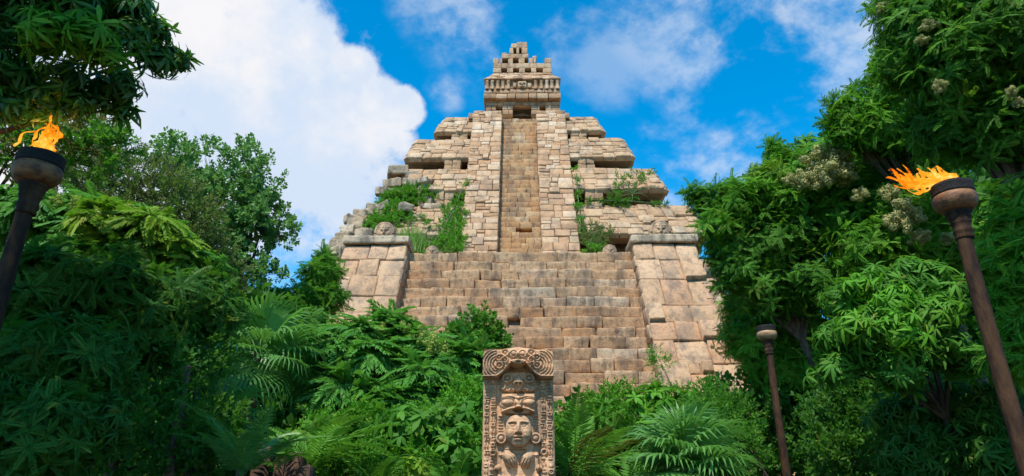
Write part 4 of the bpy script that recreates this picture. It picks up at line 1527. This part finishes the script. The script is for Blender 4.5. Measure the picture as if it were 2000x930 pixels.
plant('background_tree', 'dense dark tree far back on the left behind the shade tree', 'tree', (-9, 17),
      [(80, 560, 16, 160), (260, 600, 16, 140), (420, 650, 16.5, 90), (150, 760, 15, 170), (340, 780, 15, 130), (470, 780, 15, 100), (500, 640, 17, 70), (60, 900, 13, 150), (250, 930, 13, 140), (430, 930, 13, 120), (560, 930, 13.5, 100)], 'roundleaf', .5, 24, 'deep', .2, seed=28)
plant('leafy_tree', 'green shrub tree beside the left wing wall of the pyramid', 'tree', (-7.0, 22.5),
      [(620, 545, 22.6, 36), (645, 580, 22.4, 30), (600, 590, 22, 40), (635, 505, 23.4, 18), (560, 595, 21.4, 40), (510, 590, 21, 34), (470, 585, 20.5, 36), (655, 530, 23, 14), (600, 640, 21, 46), (545, 640, 20.5, 46)],
      'locust', .42, 24, 'mid', .09, seed=29)
o = plant('sumac_tree', 'sumac with layered feather leaf tents and pale panicle, left of the stele', 'tree', (-2.9, 13.4),
          [(690, 655, 13, 34), (765, 640, 13.4, 32), (640, 690, 12.6, 40), (730, 705, 12.6, 46), (810, 680, 13, 38), (860, 705, 12.6, 40), (915, 705, 12.6, 32), (820, 750, 12.2, 50), (720, 780, 12, 50), (890, 765, 12, 44), (660, 750, 12, 44), (780, 800, 11.8, 44)],
          'tent', .58, 9, 'sumac', .06, seed=30, up=1.6)
flowers(o, 'panicle', [(845, 672, 12.1, 52), (822, 655, 12.3, 36), (868, 682, 12.1, 40), (790, 640, 12.8, 30), (745, 640, 12.8, 24)])
plant('shrub', 'small dark leaved tree in front of the lower stairs, above the stele shoulder', 'shrub', (-1.1, 18),
      [(950, 640, 17, 26), (922, 632, 17, 24), (972, 660, 17, 24), (925, 668, 17, 32), (955, 680, 17, 32), (895, 655, 17, 24), (940, 720, 17, 40), (935, 612, 17, 9)], 'roundleaf', .20, 20, 'mid', .05, seed=31)
plant('shrub', 'leafy shrub at the bottom, left of the stele', 'shrub', (-1.5, 10.6),
      [(800, 860, 10.5, 70), (880, 830, 10.8, 62), (905, 900, 10, 64), (830, 930, 9.9, 70), (915, 780, 11.2, 44)], 'sprig', .15, 19, 'bright', .04, seed=32, inner=.2, accents=[('whorlwide', .17, 7, 'mid', [(800, 850, 10.1, 66), (880, 830, 10.4, 62), (900, 890, 9.7, 62), (830, 925, 9.6, 60)], 'broad_leaves')])
plant('shrub', 'leafy shrub at the bottom between the ferns and the sumac stems', 'shrub', (-2.6, 10.4),
      [(640, 850, 10.5, 58), (715, 840, 10.6, 66), (735, 920, 10, 70), (650, 920, 10, 56)], 'sprig', .15, 19, 'bright', .04, seed=33, inner=.2, accents=[('locust', .26, 8, 'mid', [(640, 850, 10.2, 54), (715, 835, 10.3, 62), (735, 910, 9.8, 62)], 'feathery_leaves')])
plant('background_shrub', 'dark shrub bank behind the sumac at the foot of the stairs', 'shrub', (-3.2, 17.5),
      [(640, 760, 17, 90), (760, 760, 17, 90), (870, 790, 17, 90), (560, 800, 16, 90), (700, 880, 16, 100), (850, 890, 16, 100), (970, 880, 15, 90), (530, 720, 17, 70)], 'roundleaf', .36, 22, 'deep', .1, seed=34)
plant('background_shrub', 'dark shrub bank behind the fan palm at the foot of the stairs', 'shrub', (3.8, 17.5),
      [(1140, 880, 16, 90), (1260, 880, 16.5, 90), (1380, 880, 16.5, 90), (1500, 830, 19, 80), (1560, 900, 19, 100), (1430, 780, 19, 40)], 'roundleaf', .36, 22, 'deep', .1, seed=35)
plant('seedling', 'small yellow green seedling at the bottom edge left of the stele', 'plant', (-1.28, 8.8),
      [(812, 908, 8.8, 15), (818, 920, 8.8, 16), (808, 922, 8.8, 13)], 'whorlwide', .12, 18, 'lime', .012, seed=36, bark=STEM_G, trunk='stem', crown='leaves')


# ------------------------------------------------------------------ palms, ferns, grass
def fan_palm(name, label, hub, gz, nf, pet, rad, seed, elev=(-35, 75), trunk_r=.09, m='palm'):
    rg = np.random.default_rng(seed)
    hub = np.asarray(hub, float)
    o = thing(name, label, 'palm', (hub[0], hub[1], gz))
    mb = MB()
    zz = np.linspace(gz, hub[2], 12)
    tube(mb, np.stack([np.full(12, hub[0]), np.full(12, hub[1]), zz], -1), trunk_r * (1 + .12 * np.sin(np.arange(12) * 2.2)), 10)
    mb.build('trunk', BARK, o, smooth=True)
    for k in range(nf):
        az = 2 * PI * k * .382 + rg.normal(0, .2)
        el = R(elev[0] + (elev[1] - elev[0]) * (k / max(1, nf - 1)) + rg.normal(0, 6))
        d = np.array([math.cos(az) * math.cos(el), math.sin(az) * math.cos(el), math.sin(el)])
        L = pet * rg.uniform(.8, 1.15)
        t = np.linspace(0, 1, 6)[:, None]
        p = hub + d * L * t + np.array([0, 0, -.12 * L]) * t ** 2
        mb = MB()
        tube(mb, p, np.linspace(.016, .009, 6), 5, r=.5)
        td = norm(p[-1] - p[-2])
        up_ = norm(np.array([0, 0, 1.0]) - td * td[2])
        x = np.cross(td, up_)
        v, q, r = T_fan(seed=seed * 100 + k, droop=rg.uniform(.25, .6))
        B = np.stack([x, td, up_])
        mb.add((v * rad * rg.uniform(.85, 1.1)) @ B + p[-1], q, np.clip(.5 + r + rg.normal(0, .1), 0, 1))
        mb.build('fan_leaf', LF[m], o)
    return o


h = at(505, 690, 11.4)
fan_palm('fan_palm', 'fan palm with drooping blades left of the sumac tents', h, float(ground_z(h[0], h[1])), 20, .62, .64, 41, elev=(-40, 80))
h = at(420, 805, 9.6)
fan_palm('fan_palm', 'small fan palm in shadow with one lit fan above the ferns', h, float(ground_z(h[0], h[1])), 9, .40, .46, 42, elev=(-20, 80))
h = at(1345, 915, 8.4)
fan_palm('fan_palm', 'bushy blue green fan palm low at the bottom, right of the tree fern', h, float(ground_z(h[0], h[1])), 34, .42, .50, 43, elev=(-20, 85), trunk_r=.12)


def fern(label, hub, gz, nf, L, seed, elev=(15, 75), m='fern', brown=0, droop=(.35, .75), name='tree_fern', wid=.20, azr=None):
    rg = np.random.default_rng(seed)
    hub = np.asarray(hub, float)
    o = thing(name, label, 'fern', (hub[0], hub[1], gz))
    if hub[2] - gz > .1:
        mb = MB()
        zz = np.linspace(gz, hub[2], 8)
        tube(mb, np.stack([np.full(8, hub[0]), np.full(8, hub[1]), zz], -1), .075, 9)
        mb.build('trunk', BARK, o, smooth=True)
    for k in range(nf):
        az = 2 * PI * k * .382 + rg.normal(0, .2)
        if azr:
            az = R(azr[0] + (azr[1] - azr[0]) * ((k * .618) % 1))
        el = R(rg.uniform(*elev))
        dead = k >= nf - brown
        v, q, r = T_plume(seed=seed * 100 + k, droop=rg.uniform(*droop), wid=wid)
        ll = L * rg.uniform(.8, 1.15)
        M = rotz(az - PI / 2) @ rotx(el)
        mb = MB()
        mb.add((v * ll) @ M.T + hub, q, np.clip(.5 + r + rg.normal(0, .12), 0, 1))
        mb.build('frond', LF['brownfern' if dead else m], o, label='brown withered frond' if dead else None)
    return o


h = at(1122, 945, 8.8)
fern('tree fern with tall feathery fronds and a few brown ones, just right of the stele', h, float(ground_z(h[0], h[1])), 16, 1.15, 51, elev=(30, 82), brown=4)
h = at(470, 935, 8.0)
fern('dark fern with upright yellowish stalks at the bottom left', h, float(ground_z(h[0], h[1])), 14, .95, 52, elev=(35, 80), m='palm')
h = at(600, 925, 9.2)
fern('arching fern with pale fronds between the palm and the bottom shrubs', h, float(ground_z(h[0], h[1])), 15, 1.15, 53, elev=(20, 75), droop=(.5, .9))

h = at(735, 960, 9.4)
fern('short bright fern at the bottom edge midway between the rocks and the stele', h, float(ground_z(h[0], h[1])), 12, .85, 54, elev=(25, 75), droop=(.5, .9))
h = at(1235, 965, 9.6)
fern('bright fern at the bottom edge between the tree fern and the bushy fan palm', h, float(ground_z(h[0], h[1])), 12, .95, 55, elev=(25, 80), droop=(.5, .9))
h = at(890, 965, 9.0)
fern('short bright fern at the bottom edge close to the left side of the stele', h, float(ground_z(h[0], h[1])), 11, .8, 56, elev=(25, 75), droop=(.5, .9))

# far forest beyond and around the clearing
rg = np.random.default_rng(90)
mb = MB()
n = 5200
ang = rg.uniform(R(-80), R(80), n)
rad_ = rg.uniform(52, 64, n)
P = np.stack([np.sin(ang) * rad_, np.cos(ang) * rad_, rg.random(n) ** .8 * (5.5 + 3 * fbm(np.stack([ang * 9, ang * 0, ang * 0], -1), 2))], -1)
D = norm(-P * np.array([1, 1, 0]) + np.array([0, 0, 30.0]) + rg.normal(0, 18, (n, 3)))
inst(mb, TPL['roundleaf'], P, D, rg.uniform(1.0, 1.9, n), .45 + rg.normal(0, .2, n), rg)
fo = mb.build('forest', LF['deep'])
fo['kind'] = 'stuff'
fo['label'] = 'far dark forest edge behind the trees and the pyramid'

# leaning trunk
mb = MB()
a, b = at(330, 940, 8.0), at(366, 718, 8.2)
a[2] = float(ground_z(a[0], a[1]))
t = np.linspace(0, 1, 10)[:, None]
p = a * (1 - t) + b * t
tube(mb, p, np.linspace(.06, .045, 10), 9)
stone(mb, p[-1], (.085, .085, .05), bevel=.02)
tag(mb.build('tree_stump', BARK_RED, smooth=False), 'leaning reddish dead trunk in the shadow at the lower left', 'trunk')

# rocks low on the left
for i, (px, py, Y, w, h_, lab) in enumerate([
        (565, 905, 8.9, 60, 34, 'reddish flat rock at the bottom edge under the arching fern'),
        (520, 880, 9.2, 46, 22, 'reddish rock in shadow behind the stalky fern'),
        (600, 925, 8.6, 40, 30, 'rounded brown rock at the bottom edge beside the shrub')]):
    c = at(px, py, Y)
    m = mpp(c)
    mb = MB()
    gz = float(ground_z(c[0], c[1]))
    stone(mb, (c[0], c[1], (c[2] + gz) / 2), (w * m, w * m * .9, max(.2, c[2] - gz + h_ * m)), bevel=.08, k=14, rough=.05, jit=.03)
    tag(mb.build('rock', ROCK), lab, 'rock')


# ------------------------------------------------------------------ greenery growing on the pyramid
def creeper(name, label, cat, pts, kind, size, dens, m, seed, hole=0.0, group=None):
    rg = np.random.default_rng(seed)
    bl = [(at(px, py, Y), rp * mpp(at(px, py, Y))) for px, py, Y, rp in pts]
    base = bl[0][0]
    o = thing(name, label, cat, base, group)
    tb = MB()
    for c, r in bl:
        t = np.linspace(0, 1, 6)[:, None]
        p = base * (1 - t) + c * t + np.array([0, -.1, .1]) * np.sin(PI * t)
        tube(tb, p, np.linspace(.03, .012, 6), 5)
    tb.build('stem', STEM_G, o, smooth=True)
    cb = MB()
    scatter(cb, bl, kind, size, dens, rg, hole=hole, inner=.2)
    cb.build('leaves', LF[m], o)
    return o


creeper('creeper', 'bright vine patch spreading over the upper rubble of the ruined corner', 'vine',
        [(770, 385, 34.3, 18), (795, 380, 34.3, 20), (820, 378, 34.4, 20), (840, 380, 34.4, 14), (755, 392, 34.2, 11), (800, 392, 34.0, 12), (745, 398, 34.0, 8), (852, 386, 34.2, 8), (820, 394, 33.9, 9), (775, 398, 33.8, 9), (850, 372, 34.4, 7)], 'sprig', .24, 26, 'bright', 61)
creeper('creeper', 'bright vine patch over the lower rubble beside the left carved head', 'vine',
        [(745, 425, 33.2, 18), (765, 415, 33.4, 16), (735, 440, 32.6, 18), (760, 440, 32.6, 20), (785, 420, 33.2, 16), (725, 432, 32.9, 10), (775, 402, 33.5, 11), (712, 446, 32.4, 8), (730, 455, 32.0, 9), (750, 455, 31.9, 8), (800, 428, 32.8, 9), (820, 425, 32.9, 7), (835, 440, 32.4, 7), (770, 428, 32.8, 14)], 'sprig', .24, 22, 'bright', 62)
creeper('creeper', 'vine tumbling down beside the left balustrade of the upper stairs', 'vine',
        [(890, 405, 32.9, 14), (880, 425, 32.5, 16), (893, 440, 32.1, 16), (878, 455, 31.7, 18), (895, 470, 31.3, 16), (870, 475, 31.0, 18), (890, 485, 30.6, 14), (908, 360, 33.9, 6), (850, 485, 30.4, 9), (900, 385, 33.4, 7), (872, 410, 32.9, 8), (862, 440, 32.3, 8), (835, 482, 30.5, 8), (905, 420, 32.6, 7)],
        'sprig', .24, 22, 'bright', 63)
creeper('creeper', 'thin vine line climbing the outer edge of the right balustrade', 'vine',
        [(1128, 380, 33.3, 5), (1126, 350, 33.9, 4), (1130, 405, 32.8, 6), (1133, 430, 32.3, 6), (1135, 455, 31.8, 6), (1124, 330, 34.4, 3)], 'sprig', .2, 40, 'bright', 64)
creeper('bush', 'wispy bush growing from the third tier, right of the upper stairs', 'bush',
        [(1235, 380, 33.6, 18), (1215, 375, 33.6, 16), (1255, 372, 33.5, 18), (1212, 350, 33.7, 11), (1240, 355, 33.6, 14), (1265, 385, 33.5, 14), (1262, 345, 33.7, 7), (1275, 365, 33.5, 8), (1205, 392, 33.5, 14), (1235, 395, 33.4, 14)],
        'fine', .40, 17, 'mid', 65, hole=.40)
creeper('creeper', 'low green fringe along the ledge below the third tier on the right', 'vine',
        [(1150, 394, 33.6, 5), (1175, 396, 33.6, 5), (1200, 397, 33.6, 6), (1225, 398, 33.6, 6), (1280, 400, 33.6, 5), (1300, 400, 33.6, 4)], 'sprig', .2, 40, 'mid', 66)
creeper('bush', 'dark bush in the corner between right balustrade and fourth tier', 'bush',
        [(1158, 465, 31.4, 20), (1150, 450, 31.8, 14), (1175, 460, 31.6, 16), (1165, 480, 30.6, 16), (1150, 485, 30.4, 10), (1188, 455, 31.9, 8)], 'fine', .36, 22, 'olive', 67)
creeper('creeper', 'bright tuft at the terrace edge below the dark bush', 'vine', [(1150, 489, 30.0, 8), (1165, 490, 30.0, 8), (1177, 490, 30.0, 6)], 'sprig', .24, 30, 'bright', 68)
# tall grass tuft
gb = at(800, 492, 30.6)
o = thing('grass_tuft', 'tall pale green grass tuft beside the left carved head', 'grass tuft', gb)
rg = np.random.default_rng(70)
mb = MB()
for k in range(520):
    b = gb + np.array([rg.normal(0, .38), rg.normal(0, .3), -.2])
    hgt = rg.uniform(.7, 1.75) * (1 - .3 * abs(b[0] - gb[0]))
    d = np.array([rg.normal(0, .16) + (b[0] - gb[0]) * .25, rg.normal(0, .12), 1.0])
    w = np.array([.016, 0, 0])
    mid = b + d * hgt * .6
    tip = b + d * hgt + np.array([rg.normal(0, .12), -.05, -.05])
    mb.add([b - w, b + w, mid + w * .8, mid - w * .8, tip + w * .1, tip - w * .1], [[0, 1, 2, 3], [3, 2, 4, 5]], float(np.clip(.5 + rg.normal(0, .25), 0, 1)))
mb.build('blades', LF['grass'], o)

# ------------------------------------------------------------------ stele
SX, SY = .00605, .0057
sc_ = at(1012, 685, 8.0)
stele = thing('stele', 'carved reddish stone stele with a stern face under stacked masks, standing at the bottom centre', 'stele', (sc_[0], 8.0, float(ground_z(sc_[0], 8.0)) - .05))
SXC, SZT, SYF = sc_[0], sc_[2], 8.0


def sxy(X, Z):
    return (X - SXC) / SX, (SZT - Z) / SY          # photo pixels from the axis and from the top


rgs = np.random.default_rng(5)
GLY = []
for row in range(16):
    y = 66 + row * 12.2
    for col_, a in enumerate((47.5, 59)):
        for sd in (0, 1):
            GLY.append((a + rgs.uniform(-.8, .8), y + col_ * 3 + rgs.uniform(-1.5, 1.5), rgs.choice([0, 1, 2, 2, 3, 4, 4, 5, 5]), rgs.uniform(.6, 1.35), sd))


def band(v, c, w):
    return np.clip(1 - np.abs(v - c) / w, 0, 1) ** .6


def box2(x, y, cx, cy, hw, hh, e=1.2):
    return sm(0, e, hw - np.abs(x - cx)) * sm(0, e, hh - np.abs(y - cy))


def slab_h(X, Z):
    x, y = sxy(X, Z)
    a = np.abs(x)
    H = np.zeros_like(x)
    # border columns with glyph cells
    H = np.maximum(H, .022 * box2(a, y, 53.5, 190, 12.5, 130))
    for (ga, gy, k, s, sd) in GLY:
        w = np.where((x > 0) == bool(sd), 1.0, 0.0)
        if k == 0:
            f = ringf(a, y, ga, gy, 4.2, 4.2, .5) + .8 * ell(a, y, ga, gy, 1.8, 1.8)
        elif k == 1:
            f = box2(a, y, ga, gy, 4.6, 4.6) - .8 * box2(a, y, ga, gy, 2.6, 2.2)
        elif k == 2:
            f = box2(a, y, ga, gy - 2.6, 4.6, 1.6) + box2(a, y, ga, gy + 2.0, 4.6, 2.2)
        elif k == 3:
            f = ell(a, y, ga, gy, 4.8, 4.2)
        elif k == 5:
            f = box2(a, y, ga - 1, gy - 3, 5, 1.5) + box2(a, y, ga + 2.4, gy + 1.5, 1.8, 3.6) + ell(a, y, ga - 2.4, gy + 1.8, 2.6, 3)
        else:
            f = box2(a, y, ga - 2, gy, 1.8, 4.8) + box2(a, y, ga + 2.6, gy, 1.6, 4.4)
        H = H + .026 * s * w * np.clip(f, 0, 1) * (y > 62)
    # masks between canopy and face: upper mask
    H = np.maximum(H, .055 * box2(a, y, 0, 66, 34, 22, 4))
    H += .045 * ringf(a, y, 21, 60, 8.5, 8, .42) + .035 * ell(a, y, 21, 60, 4, 4)
    H += .065 * ell(x, y, 0, 66, 8, 13) + .03 * ell(a, y, 6, 71, 4, 3.4)
    H -= .05 * ell(a, y, 3.4, 72, 2, 2)
    H += .05 * box2(a, y, 0, 78, np.clip(11 - (y - 72) * .5, 2, 11), 12, 2)
    for cx, cy, r in ((30, 76, 5), (13, 84, 4), (36, 66, 3.5)):
        H += .032 * ringf(a, y, cx, cy, r, r, .5)
    # lower mask: goggle eyes, beak, curling lip
    H = np.maximum(H, .085 * sm(0, 4, 34 - a) * sm(0, 4, y - 88) * sm(0, 4, 134 - y - .12 * a))
    H += .055 * ell(a, y, 20, 109, 12, 7.4) + .022 * ringf(a, y, 20, 109, 14, 9.5, .22)
    H += .03 * band(y - 96 - .018 * (a - 18) ** 2, 0, 2.6) * (a < 33)
    H += .075 * ell(x, y, 0, 110, 7.5, 15)
    H -= .08 * ell(x, y, 0, 124, 10, 5)
    H += .05 * band(y - 119 - .012 * a ** 1.9, 0, 3.4) * (a < 32)
    H += .04 * ell(a, y, 30, 132, 7, 4.5)
    # hair / collar around the face
    H = np.maximum(H, .035 * box2(a, y, 0, 165, 30, 34, 3))
    H += .02 * (np.sin(y * 1.1) > .2) * box2(a, y, 33, 152, 5, 20) * .8
    # crossed forearms, hands
    H = np.maximum(H, .04 * box2(a, y, 0, 240, 40, 36, 5))
    ca, sa = math.cos(.42), math.sin(.42)
    xr, yr = (a - 16) * ca + (y - 214) * sa, -(a - 16) * sa + (y - 214) * ca
    H += .095 * ell(xr, yr, 0, 0, 12, 20, .6)
    for k in range(4):
        H -= .02 * band(xr - (k - 1.5) * 5.2, 0, 1.1) * (yr > 2) * (yr < 18)
    H += .03 * ell(a, y, 33, 204, 5, 6) + .035 * ringf(a, y, 47, 203, 5, 5, .6)
    H += .11 * ell(a, y, 57, 242, 13, 32, .55)
    H += .05 * ell(a, y, 38, 232, 6.5, 6.5) + .05 * ell(a, y, 35, 250, 5, 6)
    H += .06 * box2(a, y, 0, 252, 26, 5, 2) + .035 * (np.sin(x * .95) > 0) * box2(a, y, 0, 262, 28, 5, 1)
    H += .03 * (np.sin(x * .7) > 0) * box2(a, y, 0, 300, 24, 26, 2)
    H = H + (fbm(np.stack([X * 24, Z * 24, X * 0], -1), 3) - .5) * .012
    return H


ZB = float(ORIG[stele.name][2])
mb = MB()
hexa(mb, [(SXC - .405, SYF + .01, ZB), (SXC + .405, SYF + .01, ZB), (SXC + .405, SYF + .5, ZB), (SXC - .405, SYF + .5, ZB),
          (SXC - .395, SYF + .01, SZT - .05), (SXC + .395, SYF + .01, SZT - .05), (SXC + .37, SYF + .5, SZT - .08), (SXC - .37, SYF + .5, SZT - .08)])
grid_relief(mb, slab_h, SXC - .405, SXC + .405, ZB + .02, SZT - .12, .0048, SYF, deep=1.12)
mb.build('slab', STONE_STELE, stele, smooth=False)


def canopy_h(X, Z):
    x, y = sxy(X, Z)
    a = np.abs(x)
    low = 37 + 23 * sm(10, 46, a) - 3 * np.exp(-((a - 15) / 4) ** 2)
    top = -2 * np.exp(-(a / 9) ** 2) + 10 * np.clip((a - 52) / 15, 0, 1) ** 2 + 1.5 * sm(15, 30, a)
    ins = (y < low) & (y > top)
    H = .13 + .05 * ell(x, y, 0, 20, 34, 40) + 0 * x
    H = H - .05 * np.clip(1 - (y - top) / 6, 0, 1) ** 2
    H += .04 * ell(a, y, 8.5, 14, 5.2, 5.2) + .03 * ringf(a, y, 8.5, 14, 7, 7, .3)
    H += .06 * ell(x, y, 0, 18, 4.5, 9) + .06 * band(y - 28.5 - .03 * a ** 1.7, 0, 4) * (a < 15)
    H += .02 * ell(a, y, 6, 33, 4, 3)
    for cx, cy, r in ((25, 11, 7), (36, 20, 6), (25, 26, 5.5), (36, 36, 6.5), (20, 37, 4)):
        H += .032 * ringf(a, y, cx, cy, r, r, .34) + .028 * ell(a, y, cx, cy, r * .35, r * .35)
    d = np.sqrt((a - 38) ** 2 + (y - 34) ** 2 * .9)
    H += .024 * (np.sin(d * 1.18) > -.1) * (a > 42) * sm(0, 3, low - 3 - y)
    H += .03 * band(y - (low - 2.5), 0, 2.6)
    H = H + (fbm(np.stack([X * 30, Z * 30, X * 0 + 4], -1), 3) - .5) * .014
    return np.where(ins, H, -.03)


mb = MB()
grid_relief(mb, canopy_h, SXC - .408, SXC + .408, SZT - 66 * SY, SZT + .02, .0048, SYF, deep=1.12)
hexa(mb, [(SXC - .40, SYF - .0, SZT - .30), (SXC + .40, SYF, SZT - .30), (SXC + .40, SYF + .45, SZT - .30), (SXC - .40, SYF + .45, SZT - .30),
          (SXC - .34, SYF, SZT - .035), (SXC + .34, SYF, SZT - .035), (SXC + .34, SYF + .42, SZT - .05), (SXC - .34, SYF + .42, SZT - .05)])
mb.build('serpent_canopy', STONE_STELE, stele)


def face_h(X, Z):
    x, y = sxy(X, Z)
    a = np.abs(x)
    ry = 30.5
    cy = 163.5
    jaw = 24 - 6 * sm(172, 194, y)
    ins = (np.abs(x) / jaw) ** 2.6 + (np.abs(y - cy) / ry) ** 2.6 < 1
    H = .06 + .085 * ell(x, y, 0, cy, 27, 34)
    H -= .030 * ell(a, y, 10.5, 153, 7.5, 5.5)
    H += .026 * ell(a, y, 10.5, 153.5, 5.6, 3.0) + .012 * ringf(a, y, 10.5, 153.5, 6.4, 3.6, .25)
    H += .016 * band(y - 146.5 - .02 * (a - 10) ** 2, 0, 2.2) * (a < 19) * (a > 3)
    H += .055 * ell(x, y, 0, 161, 3.8 + 2 * sm(158, 168, y), 13, .8)
    H += .018 * ell(a, y, 4.2, 167.5, 2.8, 2.6)
    H -= .025 * ell(x, y, 0, 171.5, 8, 2)
    H += .030 * ell(x, y, 0, 175.2, 9, 2.6) + .030 * ell(x, y, 0, 181, 8, 2.8)
    H -= .020 * ell(x, y, 0, 178, 8, 1.2)
    H += .022 * ell(x, y, 0, 189, 7, 5)
    H += .014 * ell(a, y, 15, 170, 7, 9)
    H += (fbm(np.stack([X * 30, Z * 30, X * 0 + 9], -1), 3) - .5) * .008
    return np.where(ins, H, -.02)


mb = MB()
grid_relief(mb, face_h, SXC - 26 * SX, SXC + 26 * SX, SZT - 196 * SY, SZT - 131 * SY, .0036, SYF, deep=1.3)
mb.build('face', STONE_STELE, stele, smooth=True)
for s in (-1, 1):
    mb = MB()
    cx, cz = SXC + s * 32 * SX, SZT - 177 * SY
    prof = [(.063, -.02), (.066, .055), (.058, .082), (.044, .085), (.038, .062), (.030, .060), (.026, .088), (.012, .098), (.001, .099)]
    m2 = MB()
    lathe(m2, prof, seg=20)
    v = m2.v[0]
    v = np.stack([v[:, 0] + cx, SYF - v[:, 2], v[:, 1] + cz], -1)
    mb.add(v, m2.q[0][:, ::-1])
    mb.build('ear_spool', STONE_STELE, stele, smooth=True)


# ------------------------------------------------------------------ torches
def torch(label, px, py, Y, bowl_w, gz=None, lit=None, pale=False, foot=None):
    c = at(px, py, Y)                      # middle of the bowl
    gz = float(ground_z(c[0], c[1])) if gz is None else gz
    o = thing('torch', label, 'torch', (c[0], c[1], gz), 'tall bowl torches')
    s = bowl_w / .47
    z0 = c[2] - .12 * s
    mb = MB()
    n = 16
    zz = np.linspace(gz - .05, z0 - .2 * s, n)
    pts = np.stack([np.full(n, c[0]) + .012 * np.sin(zz * 1.3), np.full(n, c[1]), zz], -1)
    tube(mb, pts, np.linspace(.098, .080, n) * s + .002 * np.sin(np.arange(n) * 1.7), 16)
    mb.build('pole', T_POLE, o, smooth=True)
    mb = MB()
    lathe(mb, [(.082, -.36), (.096, -.35), (.099, -.33), (.094, -.31), (.102, -.28), (.108, -.26), (.102, -.235), (.092, -.22), (.10, -.18), (.104, -.165), (.112, -.15), (.105, -.13), (.118, -.10), (.124, -.085), (.12, -.07), (.135, -.04), (.145, -.02), (.12, 0)],
          (0, 0, 0), seg=28)
    mb.v[0] = mb.v[0] * s + np.array([c[0], c[1], z0])
    mb.build('collar', T_POLE, o, smooth=True)
    mb = MB()
    lathe(mb, [(.10, -.01), (.14, .0), (.18, .02), (.212, .055), (.232, .10), (.238, .145), (.230, .185), (.215, .205), (.19, .212), (.19, .19)], seg=40, wob=.004)
    mb.v[0] = mb.v[0] * s + np.array([c[0], c[1], z0])
    mb.build('bowl', T_BOWLP if pale else T_BOWL, o, smooth=True)
    mb = MB()
    lathe(mb, [(.20, .195), (.224, .205), (.228, .23), (.221, .245), (.227, .262), (.222, .285), (.229, .305), (.225, .335), (.205, .345), (.19, .335), (.185, .26), (.05, .25), (.001, .25)], seg=40, wob=.012)
    mb.v[0] = mb.v[0] * s + np.array([c[0], c[1], z0])
    mb.build('rim', T_RIM, o, smooth=True)
    if lit:
        rg = np.random.default_rng(lit['seed'])
        top = np.array([c[0], c[1], z0 + .29 * s])
        mb = MB()
        C = np.array(lit['path'], float)
        ncur = len(C) - 1

        def cen(u):
            return np.stack([np.interp(u * ncur, np.arange(ncur + 1), C[:, k]) for k in range(3)], -1)
        for kk in range(lit['n']):
            s0 = rg.uniform(0, .62) ** 1.25
            s1 = min(1.0, s0 + rg.uniform(.16, .48))
            n = 18
            u = np.linspace(0, 1, n)
            Q = cen(s0 + (s1 - s0) * u)
            wd = lit['wid'] * (1 - .75 * s0)
            off = np.array([rg.normal(0, wd), rg.normal(0, wd), rg.normal(0, wd * .5)])
            Q = Q + off * (1 - u * .5)[:, None] + np.array([0, 0, rg.uniform(-.01, lit['lift'])]) * (u ** 2)[:, None]
            ph = rg.uniform(0, 6, 3)
            Q = Q + np.stack([np.sin(u * 7 + ph[0]), np.sin(u * 6 + ph[1]), np.sin(u * 8 + ph[2])], -1) * (.034 * u)[:, None]
            rad = rg.uniform(.007, .023)
            rr2 = np.maximum(rad * np.sin(PI * np.clip(u * .9 + .1, 0, 1)) ** .7 * (1 + .3 * np.sin(u * 15 + ph[0])), .0015)
            tube(mb, Q + top, rr2, 8)
            v = mb.v[-1].reshape(n, 8, 3)
            of = (fbm(v * 16, 2) - .5)[..., None] * .03
            mb.v[-1] = (v + norm(v - (Q + top)[:, None]) * of).reshape(-1, 3)
            uf = np.repeat(s0 + (s1 - s0) * u[:-1], 8)
            mb.r[-1] = np.clip(uf + rg.normal(0, .12), 0, 1)
        mb.build('flame', FLAME, o, smooth=True)
        pl = bpy.data.lights.new('flame_light', 'POINT')
        pl.energy = 7
        pl.color = (1.0, 0.42, 0.10)
        pl.shadow_soft_size = .10
        po = bpy.data.objects.new('flame_light', pl)
        COL.objects.link(po)
        po.parent = o
        po.location = tuple(top + np.array(lit['path'][2]) + np.array([0, 0, .12]) - ORIG[o.name])
    return o


LT = dict(seed=1, n=40, wid=.085, lift=.10, path=[(-.02, 0, 0), (.0, 0, .10), (-.03, 0, .20), (.0, 0, .30), (-.04, 0, .42)])
torch('bronze bowl torch with a small upright flame at the left edge', 72, 340, 5.7, .41, lit=LT)
RT = dict(seed=2, n=40, wid=.065, lift=.18, path=[(.10, 0, .01), (-.05, 0, .05), (-.18, 0, .06), (-.30, 0, .03), (-.42, 0, .05), (-.54, 0, .09), (-.66, 0, .15)])
torch('bronze bowl torch with its flame blown sideways on the right', 1866, 395, 6.3, .40, lit=RT)
torch('farther unlit torch with a pale clay bowl against the trees', 1498, 655, 16.1, .46, pale=True)
